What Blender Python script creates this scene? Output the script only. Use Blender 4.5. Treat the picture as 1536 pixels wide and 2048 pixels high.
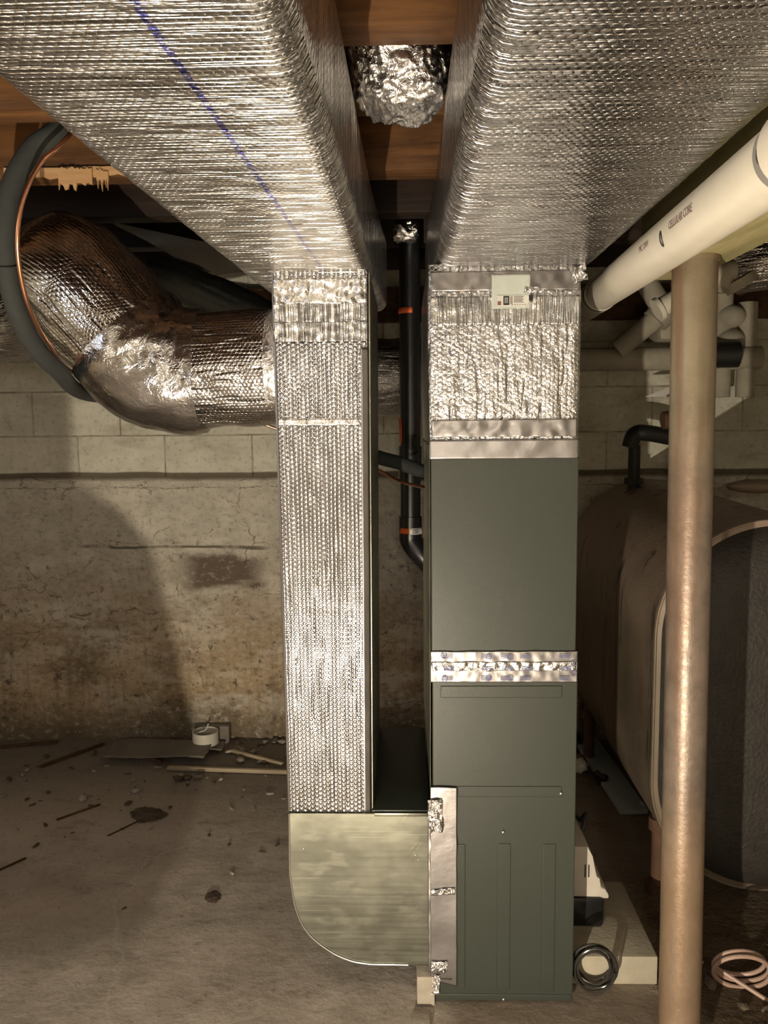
import bpy, bmesh, math, random
from mathutils import Vector, Matrix, noise
R = math.radians
PI = math.pi
rng = random.Random(7)
for o in list(bpy.data.objects): bpy.data.objects.remove(o)
SC = bpy.context.scene
COL = SC.collection

# ---------------------------------------------------------------- camera
H = 1.492
cam = bpy.data.cameras.new('camera'); camo = bpy.data.objects.new('camera', cam); COL.objects.link(camo)
cam.sensor_fit = 'VERTICAL'; cam.sensor_height = 24.0; cam.lens = 1650 / 2048 * 24.0
cam.clip_start = 0.02; cam.clip_end = 60
pitch, yaw, roll = R(6.00703629833843), R(1.5024671886538883), R(0.5)
fw = Vector((-math.sin(yaw)*math.cos(pitch), math.cos(yaw)*math.cos(pitch), -math.sin(pitch)))
rt = Vector((math.cos(yaw), math.sin(yaw), 0)); up = rt.cross(fw)
rr = rt*math.cos(roll) - up*math.sin(roll); uu = up*math.cos(roll) + rt*math.sin(roll)
camo.matrix_world = Matrix(((rr.x, uu.x, -fw.x, 0), (rr.y, uu.y, -fw.y, 0), (rr.z, uu.z, -fw.z, H), (0, 0, 0, 1)))
SC.camera = camo
SC.view_settings.view_transform = 'Standard'; SC.view_settings.look = 'None'
SC.view_settings.exposure = 0.0; SC.view_settings.gamma = 1.0; SC.view_settings.use_curve_mapping = False
SC.cycles.max_bounces = 8; SC.cycles.glossy_bounces = 5; SC.cycles.diffuse_bounces = 4
SC.cycles.caustics_reflective = True; SC.cycles.blur_glossy = 0.5
SC.cycles.sample_clamp_indirect = 6.0; SC.cycles.use_denoising = True

# ---------------------------------------------------------------- light
W = bpy.data.worlds.new('world'); SC.world = W; W.use_nodes = True
W.node_tree.nodes['Background'].inputs[0].default_value = (0.7, 0.75, 0.85, 1)
W.node_tree.nodes['Background'].inputs[1].default_value = 0.05
def lamp(name, loc, power, col, radius, kind='POINT', aim=None, spot=None):
    l = bpy.data.lights.new(name, kind); l.energy = power; l.color = col
    if kind == 'AREA': l.shape = 'DISK'; l.size = radius*2
    else: l.shadow_soft_size = radius
    if spot: l.spot_size = spot; l.spot_blend = 0.6
    o = bpy.data.objects.new(name, l); COL.objects.link(o); o.location = loc
    if aim is not None: o.rotation_euler = (Vector(aim)-Vector(loc)).to_track_quat('-Z', 'Y').to_euler()
    return o
KEY = lamp('work_light', (-0.36, -0.05, 0.30), 205, (1.0, 0.87, 0.68), 0.011)
REAR_FILL = lamp('rear_fill', (0.12, -2.3, 1.94), 46, (1.0, 0.88, 0.72), 0.05)  # warm fill added behind the view, not a visible bulb
WINDOW = lamp('window_glow', (-2.9, -0.6, 1.8), 10, (0.80, 0.87, 1.0), 0.25, 'AREA', (0.6, 2.0, 1.0))

# ---------------------------------------------------------------- node helper
class N:
    def __init__(s, name):
        s.m = bpy.data.materials.new(name); s.m.use_nodes = True; s.t = s.m.node_tree
        s.b = s.t.nodes['Principled BSDF']; s.o = s.t.nodes['Material Output']
    def put(s, sock, v):
        if v is None: return
        if hasattr(v, 'is_output') or isinstance(v, bpy.types.NodeSocket): s.t.links.new(v, sock)
        elif hasattr(sock, 'default_value'):
            try: sock.default_value = v
            except Exception:
                sock.default_value = tuple(v)+(1,) if len(v) == 3 else tuple(v)[:3]
    def math(s, op, a, b=None, c=None, clamp=False):
        n = s.t.nodes.new('ShaderNodeMath'); n.operation = op; n.use_clamp = clamp
        for i, v in enumerate((a, b, c)): s.put(n.inputs[i], v)
        return n.outputs[0]
    def vec(s, op, a, b=None):
        n = s.t.nodes.new('ShaderNodeVectorMath'); n.operation = op
        s.put(n.inputs[0], a); s.put(n.inputs[1], b)
        return n.outputs['Value'] if op in ('LENGTH', 'DOT_PRODUCT', 'DISTANCE') else n.outputs[0]
    def coord(s, k='Object'):
        return s.t.nodes.new('ShaderNodeTexCoord').outputs[k]
    def sep(s, v):
        n = s.t.nodes.new('ShaderNodeSeparateXYZ'); s.put(n.inputs[0], v); return n.outputs
    def comb(s, x=0.0, y=0.0, z=0.0):
        n = s.t.nodes.new('ShaderNodeCombineXYZ')
        for i, v in enumerate((x, y, z)): s.put(n.inputs[i], v)
        return n.outputs[0]
    def scale(s, v, k):
        n = s.t.nodes.new('ShaderNodeMapping'); s.put(n.inputs[0], v); n.inputs[3].default_value = k; return n.outputs[0]
    def noise(s, v, sc, det=3.0, rough=0.55, dist=0.0, out=0):
        n = s.t.nodes.new('ShaderNodeTexNoise'); s.put(n.inputs['Vector'], v)
        n.inputs['Scale'].default_value = sc; n.inputs['Detail'].default_value = det
        n.inputs['Roughness'].default_value = rough; n.inputs['Distortion'].default_value = dist
        return n.outputs[out]
    def vor(s, v, sc, feat='F1', rnd=1.0, out=0):
        n = s.t.nodes.new('ShaderNodeTexVoronoi'); n.feature = feat; s.put(n.inputs['Vector'], v)
        n.inputs['Scale'].default_value = sc; n.inputs['Randomness'].default_value = rnd
        return n.outputs[out]
    def ramp(s, f, stops, interp='LINEAR'):
        n = s.t.nodes.new('ShaderNodeValToRGB'); s.put(n.inputs[0], f); cr = n.color_ramp; cr.interpolation = interp
        while len(cr.elements) < len(stops): cr.elements.new(0.5)
        for e, (p, c) in zip(cr.elements, stops):
            e.position = p; e.color = tuple(c)+(1,) if len(c) == 3 else c
        return n.outputs[0]
    def sm(s, f, a, b, c=0.0, d=1.0):
        n = s.t.nodes.new('ShaderNodeMapRange'); n.interpolation_type = 'SMOOTHSTEP'
        for i, v in enumerate((f, a, b, c, d)): s.put(n.inputs[i], v)
        return n.outputs[0]
    def mix(s, f, a, b, mode='MIX'):
        n = s.t.nodes.new('ShaderNodeMix'); n.data_type = 'RGBA'; n.blend_type = mode
        s.put(n.inputs[0], f); s.put(n.inputs[6], a if not isinstance(a, tuple) else tuple(a)+(1,)*(4-len(a)))
        s.put(n.inputs[7], b if not isinstance(b, tuple) else tuple(b)+(1,)*(4-len(b))); return n.outputs[2]
    def bump(s, h, dist=1.0, strength=1.0, nrm=None):
        n = s.t.nodes.new('ShaderNodeBump'); s.put(n.inputs['Height'], h)
        n.inputs['Distance'].default_value = dist; n.inputs['Strength'].default_value = strength
        if nrm is not None: s.put(n.inputs['Normal'], nrm)
        s.put(s.b.inputs['Normal'], n.outputs[0]); return n.outputs[0]
    def set(s, **k):
        names = {'base': 'Base Color', 'rough': 'Roughness', 'metal': 'Metallic', 'spec': 'Specular IOR Level',
                 'alpha': 'Alpha', 'trans': 'Transmission Weight', 'coat': 'Coat Weight', 'ior': 'IOR', 'aniso': 'Anisotropic'}
        for a, v in k.items():
            if a == 'base' and isinstance(v, tuple) and len(v) == 3: v = v+(1,)
            s.put(s.b.inputs[names[a]], v)
        return s

def plain(name, col, rough=0.6, metal=0.0, var=0.12, bscale=60, bd=0.0004, spec=0.5):
    m = N(name); o = m.coord(); n = m.noise(o, bscale*0.25, 4)
    c = m.mix(m.math('MULTIPLY', n, 1.0), tuple(x*(1-var*2) for x in col), tuple(min(1, x*(1+var*2)) for x in col))
    m.set(base=c, rough=rough, metal=metal, spec=spec)
    if bd: m.bump(m.noise(o, bscale, 3), bd)
    return m.m

def foil(name, pitch=0.0117, dome=0.0011, crease=0.0, crease_w=55.0, axis='v', crumple=0.0, cscale=90, rough=0.2,
         tint=(0.86, 0.86, 0.87), wave=0.0, line=None, groove=0.0, warp=0.002):
    """bubble foil: hexagonal bubbles, rows pinched by creases across axis, and random crumpling; uv in metres"""
    m = N(name); uv = m.coord('UV')
    wn = m.noise(uv, 9, 2, out=1)
    uvw = m.vec('ADD', uv, m.vec('MULTIPLY', m.vec('SUBTRACT', wn, (0.5, 0.5, 0.5)), (warp, warp, 0)))
    x, y, _ = m.sep(uvw)
    if axis == 'v': x, y = y, x          # rows run across the length
    q = pitch*1.732
    def cell(off):
        a = m.math('SUBTRACT', m.math('FRACT', m.math('ADD', m.math('DIVIDE', x, q), off)), 0.5)
        b = m.math('SUBTRACT', m.math('FRACT', m.math('ADD', m.math('DIVIDE', y, pitch), off)), 0.5)
        a = m.math('MULTIPLY', a, q); b = m.math('MULTIPLY', b, pitch)
        return m.math('ADD', m.math('MULTIPLY', a, a), m.math('MULTIPLY', b, b))
    d2 = m.math('MINIMUM', cell(0.0), cell(0.5))
    rad = pitch*0.46
    dm = m.math('SQRT', m.math('SUBTRACT', 1.0, m.math('DIVIDE', d2, rad*rad), clamp=True))
    big = m.noise(uv, 14, 2)
    h = m.math('MULTIPLY', dm, m.math('MULTIPLY', m.math('ADD', big, 0.35), dome))
    if groove:
        t_ = m.math('ABSOLUTE', m.math('SUBTRACT', m.math('FRACT', m.math('DIVIDE', x, q/2)), 0.5))
        amp = m.math('MULTIPLY', m.math('ADD', m.noise(m.comb(m.math('MULTIPLY', x, 45.0), m.math('MULTIPLY', y, 3.0), 0.0), 1.0, 2), -0.25), 2.0, clamp=True)
        h = m.math('ADD', h, m.math('MULTIPLY', m.math('MULTIPLY', m.sm(t_, 0.0, 0.22), amp), groove))
    if crease:
        cu = m.comb(m.math('MULTIPLY', x, crease_w), m.math('MULTIPLY', y, 2.2), 0.0)
        cn = m.noise(cu, 1.0, 3, 0.6)
        cr = m.math('ABSOLUTE', m.math('SUBTRACT', cn, 0.5))
        cr = m.sm(cr, 0.0, 0.07)
        h = m.math('ADD', h, m.math('MULTIPLY', cr, crease))
        h = m.math('ADD', h, m.math('MULTIPLY', cn, crease*1.2))
    if crumple:
        a = m.noise(uv, cscale, 4, 0.6, 0.6)
        a = m.math('ABSOLUTE', m.math('SUBTRACT', a, 0.5))
        b = m.vor(m.vec('ADD', uv, m.vec('MULTIPLY', m.noise(uv, cscale*0.3, 2, out=1), (0.03, 0.03, 0))), cscale*0.45)
        h = m.math('ADD', h, m.math('MULTIPLY', m.math('ADD', a, m.math('MULTIPLY', b, 0.6)), crumple))
    if wave: h = m.math('ADD', h, m.math('MULTIPLY', m.noise(uv, 16, 2), wave))
    base = tint
    if line:
        u0, slope, wd = line
        ux, uy, _ = m.sep(uv)
        dd = m.math('ABSOLUTE', m.math('SUBTRACT', ux, m.math('ADD', m.math('MULTIPLY', uy, slope), u0)))
        k = m.math('MULTIPLY', m.math('MULTIPLY', m.sm(dd, wd*0.6, wd, 1.0, 0.0), m.sm(uy, 2.5, 3.3, 1.0, 0.45)), m.sm(m.noise(uv, 120, 2), 0.3, 0.62, 0.1, 0.95))
        base = m.mix(k, tint, (0.02, 0.03, 0.45))
    m.set(base=base, rough=rough, metal=1.0)
    m.bump(h, 1.0)
    return m.m

def sheetmetal(name, col=(0.185, 0.185, 0.15), rough=0.42, ax=(2.5, 3, 110)):
    m = N(name); o = m.coord()
    s = m.noise(m.scale(o, ax), 1.0, 4); g = m.noise(o, 7, 3); sp = m.noise(m.scale(o, (12, 12, 30)), 1.0, 4)
    c = m.mix(m.sm(g, 0.35, 0.65), tuple(x*0.75 for x in col), tuple(min(1, x*1.15) for x in col))
    c = m.mix(m.math('MULTIPLY', m.sm(sp, 0.52, 0.66), 0.4), c, tuple(min(1, x*1.5) for x in col))
    sc_ = m.math('MULTIPLY', m.sm(m.noise(m.scale(o, (2.0, 3, 260)), 1.0, 3), 0.60, 0.66), m.sm(m.noise(m.scale(o, (7, 3, 5)), 1.0, 2), 0.45, 0.6))
    sd_ = m.math('MULTIPLY', m.sm(m.noise(m.scale(m.vec('ADD', o, m.comb(m.math('MULTIPLY', m.sep(o)[2], -0.6), 0.0, 0.0)), (160, 3, 9)), 1.0, 3), 0.62, 0.68), m.sm(m.sep(o)[0], -0.03, 0.02))
    sc_ = m.math('MAXIMUM', sc_, m.math('MULTIPLY', sd_, 0.7))
    c = m.mix(m.math('MULTIPLY', sc_, 0.55), c, tuple(min(1, x*2.4) for x in col))
    m.set(base=c, rough=m.math('SUBTRACT', m.sm(s, 0.3, 0.7, rough*0.88, rough*1.15), m.math('MULTIPLY', sc_, 0.12)), metal=0.85)
    m.bump(m.math('ADD', m.math('MULTIPLY', s, 0.000012), m.math('MULTIPLY', g, 0.0018)), 1.0)
    return m.m

# ---------------------------------------------------------------- mesh helpers
def new(name, verts, faces, mat=None, parent=None, uvs=None, smooth=True, loc=None):
    me = bpy.data.meshes.new(name); me.from_pydata([tuple(v) for v in verts], [], faces)
    if uvs is not None:
        ul = me.uv_layers.new(name='UVMap')
        for i, l in enumerate(me.loops): ul.data[i].uv = uvs[i]
    if smooth: me.polygons.foreach_set('use_smooth', [True]*len(me.polygons))
    me.update()
    o = bpy.data.objects.new(name, me); COL.objects.link(o)
    if mat: me.materials.append(mat)
    if parent is not None: o.parent = parent
    return o
def tag(o, label, cat, group=None, kind=None):
    if label: o['label'] = label
    if cat: o['category'] = cat
    if group: o['group'] = group
    if kind: o['kind'] = kind
    return o
def thing(name, label, cat, group=None, loc=(0, 0, 0)):
    o = bpy.data.objects.new(name, None); COL.objects.link(o); o.location = loc; o.empty_display_size = 0.05
    return tag(o, label, cat, group)
def struct(o): o['kind'] = 'structure'; return o
def recalc(o):
    bm = bmesh.new(); bm.from_mesh(o.data); bmesh.ops.recalc_face_normals(bm, faces=bm.faces); bm.to_mesh(o.data); bm.free(); return o

class MB:
    """collects shapes into one mesh"""
    def __init__(s): s.bm = bmesh.new()
    def box(s, x0, x1, y0, y1, z0, z1, bev=0.0, M=None, seg=2):
        t = bmesh.new(); bmesh.ops.create_cube(t, size=1)
        for v in t.verts: v.co = Vector(((x0+x1)/2+v.co.x*(x1-x0), (y0+y1)/2+v.co.y*(y1-y0), (z0+z1)/2+v.co.z*(z1-z0)))
        if bev: bmesh.ops.bevel(t, geom=list(t.edges), offset=bev, segments=seg, affect='EDGES', profile=0.5)
        return s.add(t, M)
    def add(s, t, M=None):
        if M is not None: bmesh.ops.transform(t, matrix=M, verts=t.verts)
        me = bpy.data.meshes.new('tmp'); t.to_mesh(me); t.free(); s.bm.from_mesh(me); bpy.data.meshes.remove(me); return s
    def tube(s, pts, rad, seg=20, caps=True, smooth_n=0, hollow=0.0):
        pts = [Vector(p) for p in pts]
        if smooth_n: pts = spline(pts, smooth_n)
        rads = rad if isinstance(rad, (list, tuple)) else [rad]*len(pts)
        if len(rads) != len(pts): rads = [rads[0]+(rads[-1]-rads[0])*i/(len(pts)-1) for i in range(len(pts))]
        fr = frames(pts); t = bmesh.new(); rings = []
        for p, (n, b), r_ in zip(pts, fr, rads):
            rings.append([t.verts.new(p + (n*math.cos(2*PI*k/seg) + b*math.sin(2*PI*k/seg))*r_) for k in range(seg)])
        for a, c in zip(rings, rings[1:]):
            for k in range(seg): t.faces.new((a[k], a[(k+1) % seg], c[(k+1) % seg], c[k]))
        if caps: t.faces.new(rings[0][::-1]); t.faces.new(rings[-1])
        return s.add(t)
    def ico(s, c, r, sub=2, sc=(1, 1, 1), jit=0.0, M=None):
        t = bmesh.new(); bmesh.ops.create_icosphere(t, subdivisions=sub, radius=1)
        for v in t.verts:
            k = 1 + (rng.random()-0.5)*jit
            v.co = Vector((v.co.x*sc[0]*r*k, v.co.y*sc[1]*r*k, v.co.z*sc[2]*r*k))
            if M is not None: v.co = M @ v.co
            v.co += Vector(c)
        return s.add(t)
    def prism(s, poly, d, axis='y', at=0.0, bev=0.0):
        """poly in the plane across axis, extruded by d from at"""
        def P(a, b, h):
            return {'y': (a, h, b), 'x': (h, a, b), 'z': (a, b, h)}[axis]
        t = bmesh.new(); A = [t.verts.new(P(a, b, at)) for a, b in poly]; B = [t.verts.new(P(a, b, at+d)) for a, b in poly]
        n = len(poly); t.faces.new(A); t.faces.new(B[::-1])
        for i in range(n): t.faces.new((A[i], B[i], B[(i+1) % n], A[(i+1) % n]))
        bmesh.ops.recalc_face_normals(t, faces=t.faces)
        if bev: bmesh.ops.bevel(t, geom=list(t.edges), offset=bev, segments=2, affect='EDGES', profile=0.5)
        return s.add(t)
    def build(s, name, mat=None, parent=None, smooth=True, angle=35):
        bmesh.ops.recalc_face_normals(s.bm, faces=s.bm.faces)
        me = bpy.data.meshes.new(name); s.bm.to_mesh(me); s.bm.free()
        if smooth:
            me.polygons.foreach_set('use_smooth', [True]*len(me.polygons))
            try: me.set_sharp_from_angle(angle=R(angle))
            except Exception: pass
        o = bpy.data.objects.new(name, me); COL.objects.link(o)
        if mat: me.materials.append(mat)
        if parent is not None: o.parent = parent
        return o
def spline(P, n):
    P = [Vector(p) for p in P]; out = []
    for i in range(len(P)-1):
        a = P[i-1] if i else P[0]*2-P[1]; b = P[i]; c = P[i+1]; d = P[i+2] if i+2 < len(P) else P[-1]*2-P[-2]
        for k in range(n):
            t = k/n; out.append(0.5*((2*b)+(c-a)*t+(2*a-5*b+4*c-d)*t*t+(3*b-a-3*c+d)*t**3))
    out.append(P[-1]); return out
def frames(P):
    T = []
    for i in range(len(P)):
        a = P[max(i-1, 0)]; b = P[min(i+1, len(P)-1)]; T.append((b-a).normalized())
    n = T[0].orthogonal().normalized(); out = []
    for t in T:
        n = (n - t*n.dot(t)).normalized(); out.append((n, t.cross(n)))
    return out
def rrect(w, h, r, step):
    """closed rounded-rectangle profile centred on 0, clockwise from the middle of the top; returns [(x,z)]"""
    pts = []
    def line(a, b):
        L = math.dist(a, b); k = max(1, int(L/step))
        for i in range(k): pts.append((a[0]+(b[0]-a[0])*i/k, a[1]+(b[1]-a[1])*i/k))
    def arc(cx, cz, a0, a1):
        k = max(3, int(abs(a1-a0)*r/step))
        for i in range(k):
            a = a0+(a1-a0)*i/k; pts.append((cx+r*math.cos(a), cz+r*math.sin(a)))
    x, z = w/2, h/2
    line((0, z), (x-r, z)); arc(x-r, z-r, PI/2, 0); line((x, z-r), (x, -z+r)); arc(x-r, -z+r, 0, -PI/2)
    line((x-r, -z), (-x+r, -z)); arc(-x+r, -z+r, -PI/2, -PI); line((-x, -z+r), (-x, z-r)); arc(-x+r, z-r, PI, PI/2)
    line((-x+r, z), (0, z)); return pts
def loft(name, prof, stations, mat, parent=None, pucker=0.0, caps=True, fine=None, closed=True):
    """sweep a profile through stations [(origin, xaxis, zaxis, sx, sz)]; uv = (perimeter, length) in metres"""
    V = []; L = [0.0]; n = len(prof)
    per = [0.0]
    for i in range(n): per.append(per[-1]+math.dist(prof[i], prof[(i+1) % n]))
    for k, (o, ax, az, sx, sz) in enumerate(stations):
        if k: L.append(L[-1]+(Vector(o)-Vector(stations[k-1][0])).length)
        for i, (a, b) in enumerate(prof):
            p = Vector(o)+Vector(ax)*a*sx+Vector(az)*b*sz
            if pucker:
                nn = (Vector(ax)*a*sx/ (abs(a)+0.05)+Vector(az)*b*sz/(abs(b)+0.05)).normalized()
                v = fine(per[i], L[k], p) if fine else noise.noise(p*18)
                p += nn*v*pucker
            V.append(p)
    F = []; U = []
    for k in range(len(stations)-1):
        for i in range(n):
            j = (i+1) % n
            F.append((k*n+i, k*n+j, (k+1)*n+j, (k+1)*n+i))
            U += [(per[i], L[k]), (per[i+1], L[k]), (per[i+1], L[k+1]), (per[i], L[k+1])]
    if caps:
        for base, ordr in ((0, range(n-1, -1, -1)), ((len(stations)-1)*n, range(n))):
            F.append([base+i for i in ordr])
            U += [prof[i] for i in ordr]
    o = new(name, V, F, mat, parent, U, True)
    try: o.data.set_sharp_from_angle(angle=R(60))
    except Exception: pass
    return recalc(o)
def sheet(name, o, a, b, la, lb, na, nb, mat, parent, amp=0.0, thick=0.0012, f=30, edge=0.0, seed=0):
    """a thin wrinkled sheet spanning la along a and lb along b, with real thickness; uv in metres"""
    o, a, b = Vector(o), Vector(a), Vector(b); n = a.cross(b).normalized()
    V = []
    for side in (1, 0):
        for j in range(nb+1):
            for i in range(na+1):
                s_, t_ = i/na*la, j/nb*lb
                h = amp*noise.noise(Vector((s_*f, t_*f, seed)))
                eb = edge*noise.noise(Vector((t_*25+seed, s_*3, 5))) if i in (0, na) else 0
                ea = edge*noise.noise(Vector((s_*25+seed, t_*3, 9))) if j in (0, nb) else 0
                V.append(o+a*(s_+eb)+b*(t_+ea)+n*(h+thick*side+amp*0.5))
    w = na+1; q = w*(nb+1); F = []; U = []
    def uv(k): k %= q; return ((k % w)/na*la, (k//w)/nb*lb)
    for j in range(nb):
        for i in range(na):
            k = j*w+i; F.append((k, k+1, k+w+1, k+w)); F.append((q+k, q+k+w, q+k+w+1, q+k+1))
    for i in range(na):
        F.append((i, q+i, q+i+1, i+1)); k = nb*w+i; F.append((k, k+1, q+k+1, q+k))
    for j in range(nb):
        k = j*w; F.append((k, k+w, q+k+w, q+k)); k = j*w+na; F.append((k, q+k, q+k+w, k+w))
    for f_ in F:
        for k in f_: U.append(uv(k))
    return new(name, V, F, mat, parent, U, True)
def text(s, size, mat, parent, loc, rot, name='lettering', ext=0.0002, bold=0.0):
    c = bpy.data.curves.new('t', 'FONT'); c.body = s; c.size = size; c.extrude = ext; c.offset = bold; c.align_x = 'LEFT'
    t = bpy.data.objects.new('t', c); COL.objects.link(t)
    dg = bpy.context.evaluated_depsgraph_get(); me = bpy.data.meshes.new_from_object(t.evaluated_get(dg)); bpy.data.objects.remove(t)
    me.materials.clear(); me.materials.append(mat)
    o = bpy.data.objects.new(name, me); COL.objects.link(o); o.parent = parent
    if isinstance(rot, Matrix): o.matrix_local = Matrix.Translation(loc) @ rot.to_4x4()
    else: o.location = loc; o.rotation_euler = rot
    return o

# ================================================================= materials
def mat_wall():
    m = N('block_and_parged_wall'); o = m.coord(); x, y, z = m.sep(o)
    wob = m.math('MULTIPLY', m.math('SUBTRACT', m.noise(m.scale(o, (1.2, 1, 5)), 2.2, 4), 0.5), 0.05)
    zz = m.math('ADD', z, wob)
    zf = m.math('ADD', z, m.math('MULTIPLY', wob, 0.5))
    upper = m.sm(zf, 1.262, 1.268)
    band = m.math('MULTIPLY', m.sm(zf, 1.238, 1.262), m.sm(zf, 1.276, 1.284, 1.0, 0.0))
    br = m.t.nodes.new('ShaderNodeTexBrick'); br.offset = 0.5
    m.put(br.inputs['Vector'], m.comb(m.math('ADD', x, 0.3), m.math('ADD', z, m.math('ADD', 0.17, m.math('MULTIPLY', wob, 0.12))), 0.0))
    for k, v in (('Scale', 1.0), ('Mortar Size', 0.004), ('Mortar Smooth', 0.5), ('Bias', 0.0), ('Brick Width', 0.406), ('Row Height', 0.203)): br.inputs[k].default_value = v
    br.inputs['Color1'].default_value = (1, 1, 1, 1); br.inputs['Color2'].default_value = (0.9, 0.9, 0.9, 1); br.inputs['Mortar'].default_value = (0.0, 0.0, 0.0, 1)
    mort = br.outputs['Fac']
    n1 = m.noise(o, 2.2, 6, 0.6); n2 = m.noise(o, 9, 6, 0.65); n3 = m.noise(o, 45, 5, 0.6); n4 = m.noise(m.scale(o, (1.0, 1, 2.6)), 3.4, 6, 0.62)
    blk = m.mix(m.sm(n2, 0.3, 0.7), (0.58, 0.56, 0.46), (0.70, 0.68, 0.57))
    blk = m.mix(m.math('MULTIPLY', mort, m.sm(n2, 0.42, 0.6, 0.15, 0.75)), blk, (0.20, 0.17, 0.12))
    blk = m.mix(m.math('MULTIPLY', m.sm(n4, 0.5, 0.72), 0.5), blk, (0.27, 0.24, 0.18))
    par = m.mix(m.sm(n2, 0.25, 0.75), (0.46, 0.43, 0.36), (0.64, 0.60, 0.51))
    low = m.sm(z, 0.95, 0.55)                      # older staining lower on the parge coat
    st = m.math('MULTIPLY', m.sm(n4, 0.38, 0.56), m.sm(z, 0.15, 1.10, 0.95, 0.10))
    par = m.mix(st, par, (0.17, 0.115, 0.06))
    warm = m.math('MULTIPLY', m.sm(n1, 0.36, 0.56), m.sm(z, 0.1, 1.0, 0.85, 0.0))
    par = m.mix(warm, par, (0.50, 0.38, 0.24))
    wh = m.math('MULTIPLY', m.sm(m.noise(o, 5.2, 7, 0.7), 0.54, 0.62), m.sm(z, 0.9, 0.6, 0.0, 0.5))
    par = m.mix(wh, par, (0.52, 0.48, 0.40))
    blot = m.math('MULTIPLY', m.sm(m.noise(o, 17, 6, 0.75), 0.60, 0.68), m.sm(z, 0.25, 1.2, 0.85, 0.5))
    par = m.mix(blot, par, (0.09, 0.075, 0.05))
    # a squarish old damp patch and the form-board line above it
    dx = m.math('ABSOLUTE', m.math('SUBTRACT', x, -0.86)); dz = m.math('ABSOLUTE', m.math('SUBTRACT', m.math('ADD', zz, m.math('MULTIPLY', n2, 0.10)), 0.86))
    pt = m.math('MULTIPLY', m.sm(m.math('ADD', dx, m.math('MULTIPLY', n4, 0.12)), 0.17, 0.30, 1.0, 0.0), m.sm(dz, 0.06, 0.105, 1.0, 0.0))
    par = m.mix(m.math('MULTIPLY', pt, m.sm(n4, 0.25, 0.5, 0.35, 0.95)), par, (0.12, 0.09, 0.066))
    ln = m.math('MULTIPLY', m.sm(m.math('ABSOLUTE', m.math('SUBTRACT', zz, 0.935)), 0.002, 0.010, 1.0, 0.0), m.math('MULTIPLY', m.sm(m.math('ABSOLUTE', m.math('SUBTRACT', x, -1.08)), 0.38, 0.5, 1.0, 0.0), m.sm(n2, 0.35, 0.55)))
    par = m.mix(m.math('MULTIPLY', ln, 0.85), par, (0.10, 0.08, 0.05))
    cl = m.math('MULTIPLY', m.sm(m.math('ABSOLUTE', m.math('SUBTRACT', m.math('ADD', zz, m.math('MULTIPLY', n3, 0.03)), 1.225)), 0.0, 0.004, 1.0, 0.0), m.sm(n2, 0.4, 0.5))
    par = m.mix(m.math('MULTIPLY', cl, 0.8), par, (0.10, 0.08, 0.05))
    base_dirt = m.sm(m.math('ADD', z, m.math('MULTIPLY', n2, 0.16)), 0.08, 0.34, 0.8, 0.0)
    par = m.mix(base_dirt, par, (0.11, 0.09, 0.06))
    fine = m.noise(m.scale(o, (1, 1, 1.5)), 26, 7, 0.78)
    par = m.mix(m.math('MULTIPLY', m.sm(fine, 0.53, 0.62), m.sm(z, 0.1, 1.2, 0.75, 0.35)), par, (0.15, 0.11, 0.07))
    par = m.mix(m.math('MULTIPLY', m.sm(fine, 0.46, 0.38), m.sm(z, 0.1, 1.2, 0.55, 0.2)), par, (0.62, 0.57, 0.47))
    vs = m.noise(m.scale(o, (40, 1, 2.5)), 1.0, 3)
    par = m.mix(m.math('MULTIPLY', m.sm(vs, 0.5, 0.7), m.sm(z, 0.2, 0.9, 0.3, 0.05)), par, (0.16, 0.12, 0.08))
    ck = m.vor(m.vec('ADD', m.scale(o, (1, 1, 1.7)), m.vec('MULTIPLY', m.noise(o, 6, 4, out=1), (0.25, 0.0, 0.25))), 2.2, 'DISTANCE_TO_EDGE')
    par = m.mix(m.math('MULTIPLY', m.sm(ck, 0.0, 0.010, 0.8, 0.0), m.sm(n2, 0.46, 0.56)), par, (0.10, 0.08, 0.055))
    c = m.mix(upper, par, blk)
    c = m.mix(m.math('MULTIPLY', band, 0.88), c, (0.085, 0.062, 0.035))
    c = m.mix(m.math('MULTIPLY', m.sm(n3, 0.52, 0.7), 0.35), c, (0.15, 0.12, 0.085))
    m.set(base=c, rough=0.93, spec=0.2)
    h = m.math('ADD', m.math('MULTIPLY', n3, 0.003), m.math('MULTIPLY', n2, 0.010))
    h = m.math('SUBTRACT', h, m.math('MULTIPLY', m.math('MULTIPLY', mort, upper), 0.003))
    h = m.math('SUBTRACT', h, m.math('MULTIPLY', band, 0.008)); h = m.math('SUBTRACT', h, m.math('MULTIPLY', ln, 0.006))
    h = m.math('SUBTRACT', h, m.math('MULTIPLY', blot, 0.003))
    m.bump(h, 1.0); return m.m
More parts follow.
